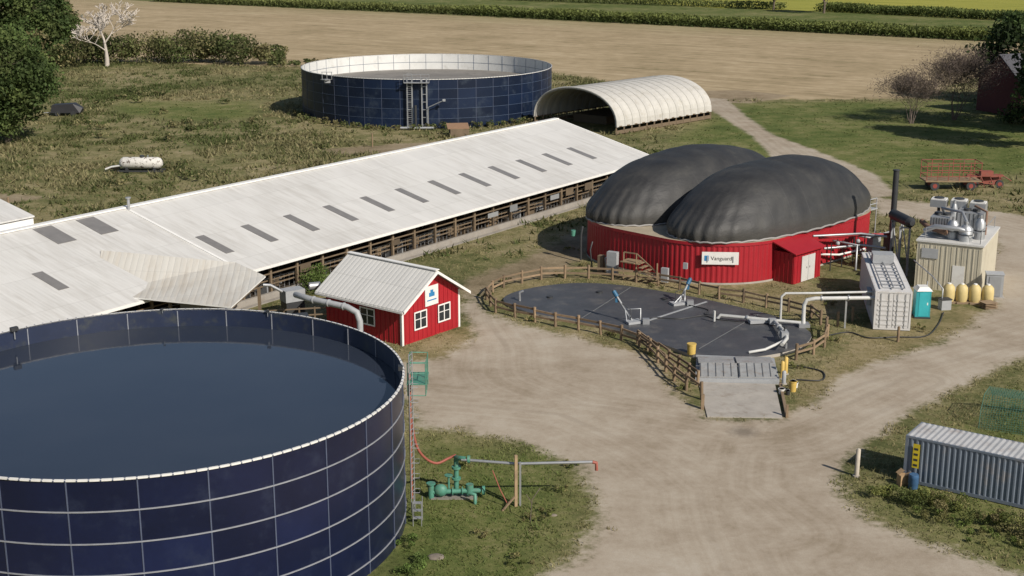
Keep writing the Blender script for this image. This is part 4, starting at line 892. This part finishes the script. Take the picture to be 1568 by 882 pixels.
for dx in (-.4,.4): b.beam(mf+V(dx,-1.3,.5),mf+V(dx,1.2,4.0),.08,.08,GREY)
b.obj('exhaust_muffler',en)
b=B(); b.tube([V(33.1,116.6,0),V(33.1,116.6,8.2)],.25,DGREY,14); b.tube([V(33.1,116.6,8.2),V(33.1,116.6,8.3)],.3,DGREY,14); b.tube([V(33.1,116.6,4.7),V(32.7,115.2,4.7)],.22,DGREY,12); b.cyl((33.1,116.6,0),(33.1,116.6,.3),.6,CONC); b.obj('exhaust_stack',en)
CREAM=mat('yellow_tote_bag',(.55,.44,.20),.6,0,.15,3)
for k in range(4):
    q=V(34.3+k*.98,103.9-k*.12,0); b=B(); b.box(q+V(0,0,.07),(.95,.95,.14),FW)
    b.tube([q+V(0,0,.14),q+V(0,0,.35),q+V(0,0,.9),q+V(0,0,1.25),q+V(0,0,1.45),q+V(0,0,1.5)],[.40,.46,.47,.44,.28,.2],CREAM,16); b.tube([q+V(0,0,1.5),q+V(0,0,1.58)],[.16,.14],WHITEP,12); b.obj('chemical_tote')
b=B(); TEAL=mat('teal_plastic',(.03,.28,.31),.45); q=V(31.0,99.9,0)
b.box(q+V(0,0,1.12),(1.1,1.15,2.0),TEAL,-.1); b.box(q+V(0,0,.06),(1.2,1.3,.12),DGREY,-.1); b.box(q+V(0,-.585,1.1),(.75,.03,1.85),TEAL,-.1,1.3); b.box(q+V(.25,-.61,1.15),(.08,.04,.2),WHITEP,-.1)
b.add([q+V(-.6,-.62,2.12),q+V(.6,-.62,2.12),q+V(.6,.62,2.12),q+V(-.6,.62,2.12),q+V(-.35,-.4,2.4),q+V(.35,-.4,2.4),q+V(.35,.4,2.4),q+V(-.35,.4,2.4)],[(4,5,6,7),(0,1,5,4),(1,2,6,5),(2,3,7,6),(3,0,4,7)],WHITEP); b.tube([q+V(.45,.45,2.1),q+V(.45,.45,2.65)],.05,GREY,8); b.obj('portable_toilet')
b=B(); b.box((38.4,105.6,.95),(1.3,1.0,1.9),GREY,-.2); b.box((38.4,105.6,1.93),(1.4,1.1,.08),GREY,-.2,1.2); b.box((38.3,105.08,.95),(.9,.03,1.6),GREY,-.2,.8); b.box((38.4,105.6,.03),(1.6,1.3,.12),CONC,-.2); b.obj('electrical_cabinet')
for q in ((24.1,97.3),(25.5,98.6),(27.5,93.4)): 
    b=B(); b.cyl((q[0],q[1],-.1),(q[0],q[1],1.1),.1,FW,10); b.cyl((q[0],q[1],1.1),(q[0],q[1],1.14),.07,FW,10); b.obj('wooden_post')
b=B(); b.box((33.4,101.9,.4),(.8,.6,.8),GREY,.2); b.box((33.4,101.9,.83),(.9,.7,.06),DGREY,.2); b.tube([(33.2,102,.8),(33.2,102,1.6),(32.8,103.5,2.2),(32.6,108,2.4)],.05,GALV); b.obj('transformer_box')
b=B()
for k in range(4): b.box((36.9,102.3+k*.0,.07+k*.13),(1.1,1.0,.03),FW,.3,1.3); b.box((36.9,102.3,.02+k*.13),(1.0,.1,.09),FW,.3)
b.obj('wooden_pallets')
# ---------------------------------------------------------------- pump station
pu=empty('pump_station',(-3,66,0)); b=B()
b.tube([V(-2.9,66.4,.0),V(-2.9,66.4,2.0)],.13,GREENP,12); b.cyl((-2.9,66.4,1.5),(-2.9,66.4,1.62),.24,GREENP); b.cyl((-2.9,66.4,.9),(-2.9,66.4,1.0),.24,GREENP); b.tube([V(-2.9,66.4,2.0),V(-2.9,66.2,2.2),V(-2.4,66,2.2)],.12,GREENP,10)
b.tube([V(-4.3,66.0,.35),V(-1.6,66.1,.4)],.13,GREENP,12); b.ell((-3.7,66,.45),(.36,.26,.34),GREENP); b.tube([V(-4.2,66,.0),V(-4.2,66,.8)],.16,GREENP,10); b.cyl((-2.2,66.1,.2),(-2.2,66.1,.75),.2,GREENP); b.cyl((-1.55,66.1,.4),(-1.4,66.1,.4),.24,GREENP)
b.cyl((-3.1,66.05,.38),(-3.05,66.05,.38),.23,GREENP); b.cyl((-2.6,66.08,.38),(-2.55,66.08,.38),.23,GREENP); b.cyl((-4.2,66,.8),(-4.2,66,.86),.24,GREENP)
b.tube([V(-3.3,66.4,.1),V(-3.3,66.4,1.1)],.06,GREENP,8); b.cyl((-3.3,66.4,1.1),(-3.3,66.4,1.14),.22,GREENP); b.box((-3,66.1,.03),(2.4,.6,.06),CONC,0,.6); b.tube([V(-2.2,65.5,.5),V(-1.9,65.3,.5),V(-1.9,65.3,.0)],.1,GREENP,8)
b.obj('green_pump_and_valves',pu)
b=B(); pts=[V(-5.1,65.4,4.6),V(-4.9,65.5,3.2),V(-4.5,65.7,2.4),V(-3.9,66,1.95),V(-3.3,66.3,2.1),V(-2.9,66.4,2.25)]
b.tube(smooth_open(pts,4),.07,REDHOSE,10); b.tube([V(-1,65.2,1.9),V(-.6,65,.9),V(-.2,64.9,.1)],.03,REDHOSE,6); b.obj('red_hose',pu)
b=B(); b.tube([V(-2.6,66.0,2.15),V(.2,65.2,2.25),V(4.1,65.2,2.35)],.075,GALV,10); b.tube([V(4.1,65.2,2.35),V(4.3,65.2,2.3),V(4.32,65.2,1.9)],.09,REDHOSE,10); b.cyl((-2.3,66.0,2.17),(-2.15,66,2.17),.2,GREENP)
b.box((.2,65.0,1.4),(.15,.13,2.8),WOOD,.2,1.4); b.box((.42,65.05,1.2),(.10,.10,2.4),GALV); b.beam((.2,65,.6),(-.5,64.4,0),.08,.08,FW); b.obj('filling_arm',pu)
b=B()
for dx,dy in ((0,0),(.7,0),(0,.7),(.7,.7)): b.tube([V(-4.9+dx*.6,62.6+dy,0),V(-4.9+dx*.6,62.6+dy,1.3)],.025,GALV,6)
for z_ in (.3,.7,1.1): b.box((-4.7,62.95,z_),(.45,.25,.04),GALV)
b.obj('step_stand')
b=B(); ROCK=mat('rock',(.22,.185,.15),.9,0,.35,4,bump=.8,bscale=6)
for q,r_ in (((-3.6,59.2),.45),((2.1,63.9),.2)): b.ell((q[0],q[1],.0),(r_,r_*.8,r_*.2),ROCK,9,6,random.uniform(.7,1.1))
b.obj('rock')
b=B(); b.tube([V(.9,63,0),V(1.0,63.1,1.2),V(1.4,63.4,1.7)],.02,TWIG,5); b.tube([V(1,63.1,1.0),V(.7,63.1,1.5)],.015,TWIG,5); b.obj('twig_sapling')
# ---------------------------------------------------------------- far objects
b=B(); TW=mat('white_rusty_tank',(.60,.58,.54),.5,0,.25,2.4,(.09,.06,.045),.95,dl=.53)
o=V(-46.7,161.6,1.15); d=V(1,-.03,0)
b.tube([o,o+d*.2,o+d*.5,o+d*4.6,o+d*4.9,o+d*5.1],[.3,.55,.7,.7,.55,.3],TW,20)
for q in (.9,4.2): b.box(o+d*q+V(0,0,-.85),(.3,1.2,.6),DGREY)
b.cyl(o+d*2.7+V(0,0,.6),o+d*2.7+V(0,0,.9),.28,DGREY); b.tube([o+d*3.4+V(0,0,.6),o+d*3.4+V(0,0,.95)],.08,GALV); b.tube([o+d*.2+V(0,-.3,-.3),o+d*-1.0+V(0,0,-.5),o+d*-1.8+V(0,0,-.8)],.12,WHITEP,8); b.box(o+d*-1.0+V(0,.4,-.7),(1.6,.5,.3),TAN); b.beam(o+d*-.2+V(0,-.7,-.9),o+d*5.3+V(0,-.7,-.9),.12,.2,DGREY); b.beam(o+d*-.2+V(0,.7,-.9),o+d*5.3+V(0,.7,-.9),.12,.2,DGREY); b.obj('white_storage_tank')
b=B(); o=V(-68.5,211,0); BT=mat('black_tarp',(.025,.025,.028),.5)
b.add([o+V(-2.3,-1,.5),o+V(2.2,-1,.5),o+V(2.2,1,.5),o+V(-2.3,1,.5),o+V(-2.0,-.9,1.7),o+V(1.2,-.9,1.9),o+V(2.5,-.3,1.2),o+V(2.5,.3,1.2),o+V(1.2,.9,1.9),o+V(-2.0,.9,1.7)],[(0,1,6,5,4),(1,2,7,6),(2,3,9,8,7),(3,0,4,9),(4,5,8,9),(5,6,7,8)],BT)
for dx in (-1.2,1.2):
    for dy in (-.95,.95): b.cyl(o+V(dx,dy-.1,.4),o+V(dx,dy+.1,.4),.4,DGREY)
b.beam(o+V(-2.3,0,.5),o+V(-3.6,0,.4),.1,.1,GREY); b.obj('tarped_trailer')
def wheel(b,c_,r_,ax,m=DGREY): ax=Vector(ax).normalized(); c_=Vector(c_); b.cyl(c_-ax*.14,c_+ax*.14,r_,m,18); b.cyl(c_-ax*.15,c_+ax*.15,r_*.5,mat('rim_red',(.25,.05,.04),.5),12)
b=B(); o=V(46,151.2,0); RO=mat('rusty_red_paint',(.24,.065,.045),.7,0,.3,1.5,(.16,.11,.08),.7)
for dx in (1,5): 
    for dy in (-1,1): wheel(b,o+V(dx,dy,.5),.5,(0,1,0))
b.box(o+V(3,0,1.05),(6.2,2.5,.16),WOOD)
for dx in (0,1.2,2.4,3.6,4.8,6): 
    for dy in (-1.2,1.2): b.box(o+V(dx,dy,2.1),(.07,.07,2.1),RO)
for z_ in (1.6,2.3,3.1):
    for dy in (-1.24,1.24): b.box(o+V(3,dy,z_),(6.1,.05,.08),RO)
    for dx in (-.03,6.03): b.box(o+V(dx,0,z_),(.05,2.4,.08),RO)
b.beam(o+V(6.1,0,.8),o+V(8,0,.5),.1,.1,RO); b.obj('hay_wagon')
b=B(); o=V(52.8,152.5,0)
b.beam(o+V(-1.5,0,1.1),o+V(2.6,.3,1.2),.25,.25,RO)
for dx in (-1,0,1,2):
    b.tube([o+V(dx,-.2,1.2),o+V(dx+.1,-.9,.6),o+V(dx+.2,-1,.1)],.05,RO,6); b.cyl(o+V(dx,.6,.75),o+V(dx,.75,.75),.6,RO,14)
    for k in range(6): a=k*1.05; b.tube([o+V(dx,.67,.75),o+V(dx+math.cos(a)*.9,.67,.75+math.sin(a)*.9)],.03,RO,5)
b.box(o+V(.6,0,1.5),(1.4,.8,.6),RO); wheel(b,o+V(-.9,-.8,.45),.45,(0,1,0)); wheel(b,o+V(1.9,-.8,.45),.45,(0,1,0)); b.tube([o+V(2.6,.3,1.2),o+V(3.6,.2,.6)],.06,RO,6); b.obj('hay_rake')
rb=empty('red_farmhouse_barn',(80,214,0)); b=B(); RD=mat('red_barn_shade_toned',(.10,.02,.022),.8,0,.3,1); DRF=mat('shingles_shade_toned',(.07,.07,.08),.8)  # wall and roof colours darkened to stand in for the trees' shade
o=V(77,208,0); u=V(.94,.34,0); v_=V(-.34,.94,0)
b.para(o,u*16,v_*10,V(0,0,5.5),RD); b.add([o+V(0,0,5.5),o+v_*10+V(0,0,5.5),o+v_*5+V(0,0,9)],[(0,1,2)],RD); b.add([o+u*16+V(0,0,5.5),o+u*16+v_*10+V(0,0,5.5),o+u*16+v_*5+V(0,0,9)],[(0,1,2)],RD); b.obj('walls',rb)
b=B(); b.para(o-u*.5-v_*.6+V(0,0,5.1),u*17,v_*5.6+V(0,0,3.95),V(0,0,.15),DRF); b.para(o-u*.5+v_*10.6+V(0,0,5.1),u*17,-v_*5.6+V(0,0,3.95),V(0,0,.15),DRF); b.obj('roof',rb)
b=B(); window(b,o+u*2+V(0,0,2),u,-v_,1.2,1.6); window(b,o+u*6+V(0,0,2),u,-v_,1.2,1.6); b.obj('windows',rb)
b=B(); b.box((-7.4,190,.55),(2.6,1.6,1.1),TAN,.2); b.para(V(-8.9,189,1.1),V(3,.4,0),V(-.3,2,.5),V(0,0,.08),mat('rusty_sheet',(.25,.15,.09),.8)); b.obj('calf_hutch')
b=B(); b.cyl((-18.5,180.5,0),(-18.5,180.5,1.8),.09,FW); b.cyl((-18.5,180.5,1.8),(-18.5,180.5,1.85),.06,FW); b.obj('wooden_post')
b=B(); b.cyl((-52,139,0),(-52,139,1.4),.12,FW); b.cyl((-52,139,1.4),(-52,139,1.45),.08,FW); b.obj('wooden_post')
# ---------------------------------------------------------------- light, world, camera
el=36; az=V(.66,-.75,0).normalized(); sd_=V(az.x*math.cos(rad(el)),az.y*math.cos(rad(el)),math.sin(rad(el)))
L=bpy.data.lights.new('sun','SUN'); L.energy=5.0; L.angle=rad(.5); L.color=(1,.93,.83); lo=bpy.data.objects.new('sun',L); sc.collection.objects.link(lo); lo.rotation_euler=sd_.to_track_quat('Z','Y').to_euler(); lo.location=(60,-60,80)
w=bpy.data.worlds.new('World'); sc.world=w; w.use_nodes=True; nt=w.node_tree; bg=nt.nodes['Background']; sk=nt.nodes.new('ShaderNodeTexSky'); sk.sky_type='NISHITA'; sk.sun_disc=False; sk.sun_elevation=rad(el); sk.sun_rotation=math.atan2(az.x,az.y); nt.links.new(sk.outputs[0],bg.inputs[0]); bg.inputs[1].default_value=.075
cam=bpy.data.cameras.new('camera'); co_=bpy.data.objects.new('camera',cam); sc.collection.objects.link(co_); co_.location=(0,0,29); co_.rotation_euler=(rad(75),0,0); cam.sensor_width=36; cam.lens=48.2; cam.clip_end=6000; cam.clip_start=1; sc.camera=co_
sc.view_settings.view_transform='Standard'; sc.view_settings.look='None'; sc.view_settings.exposure=0
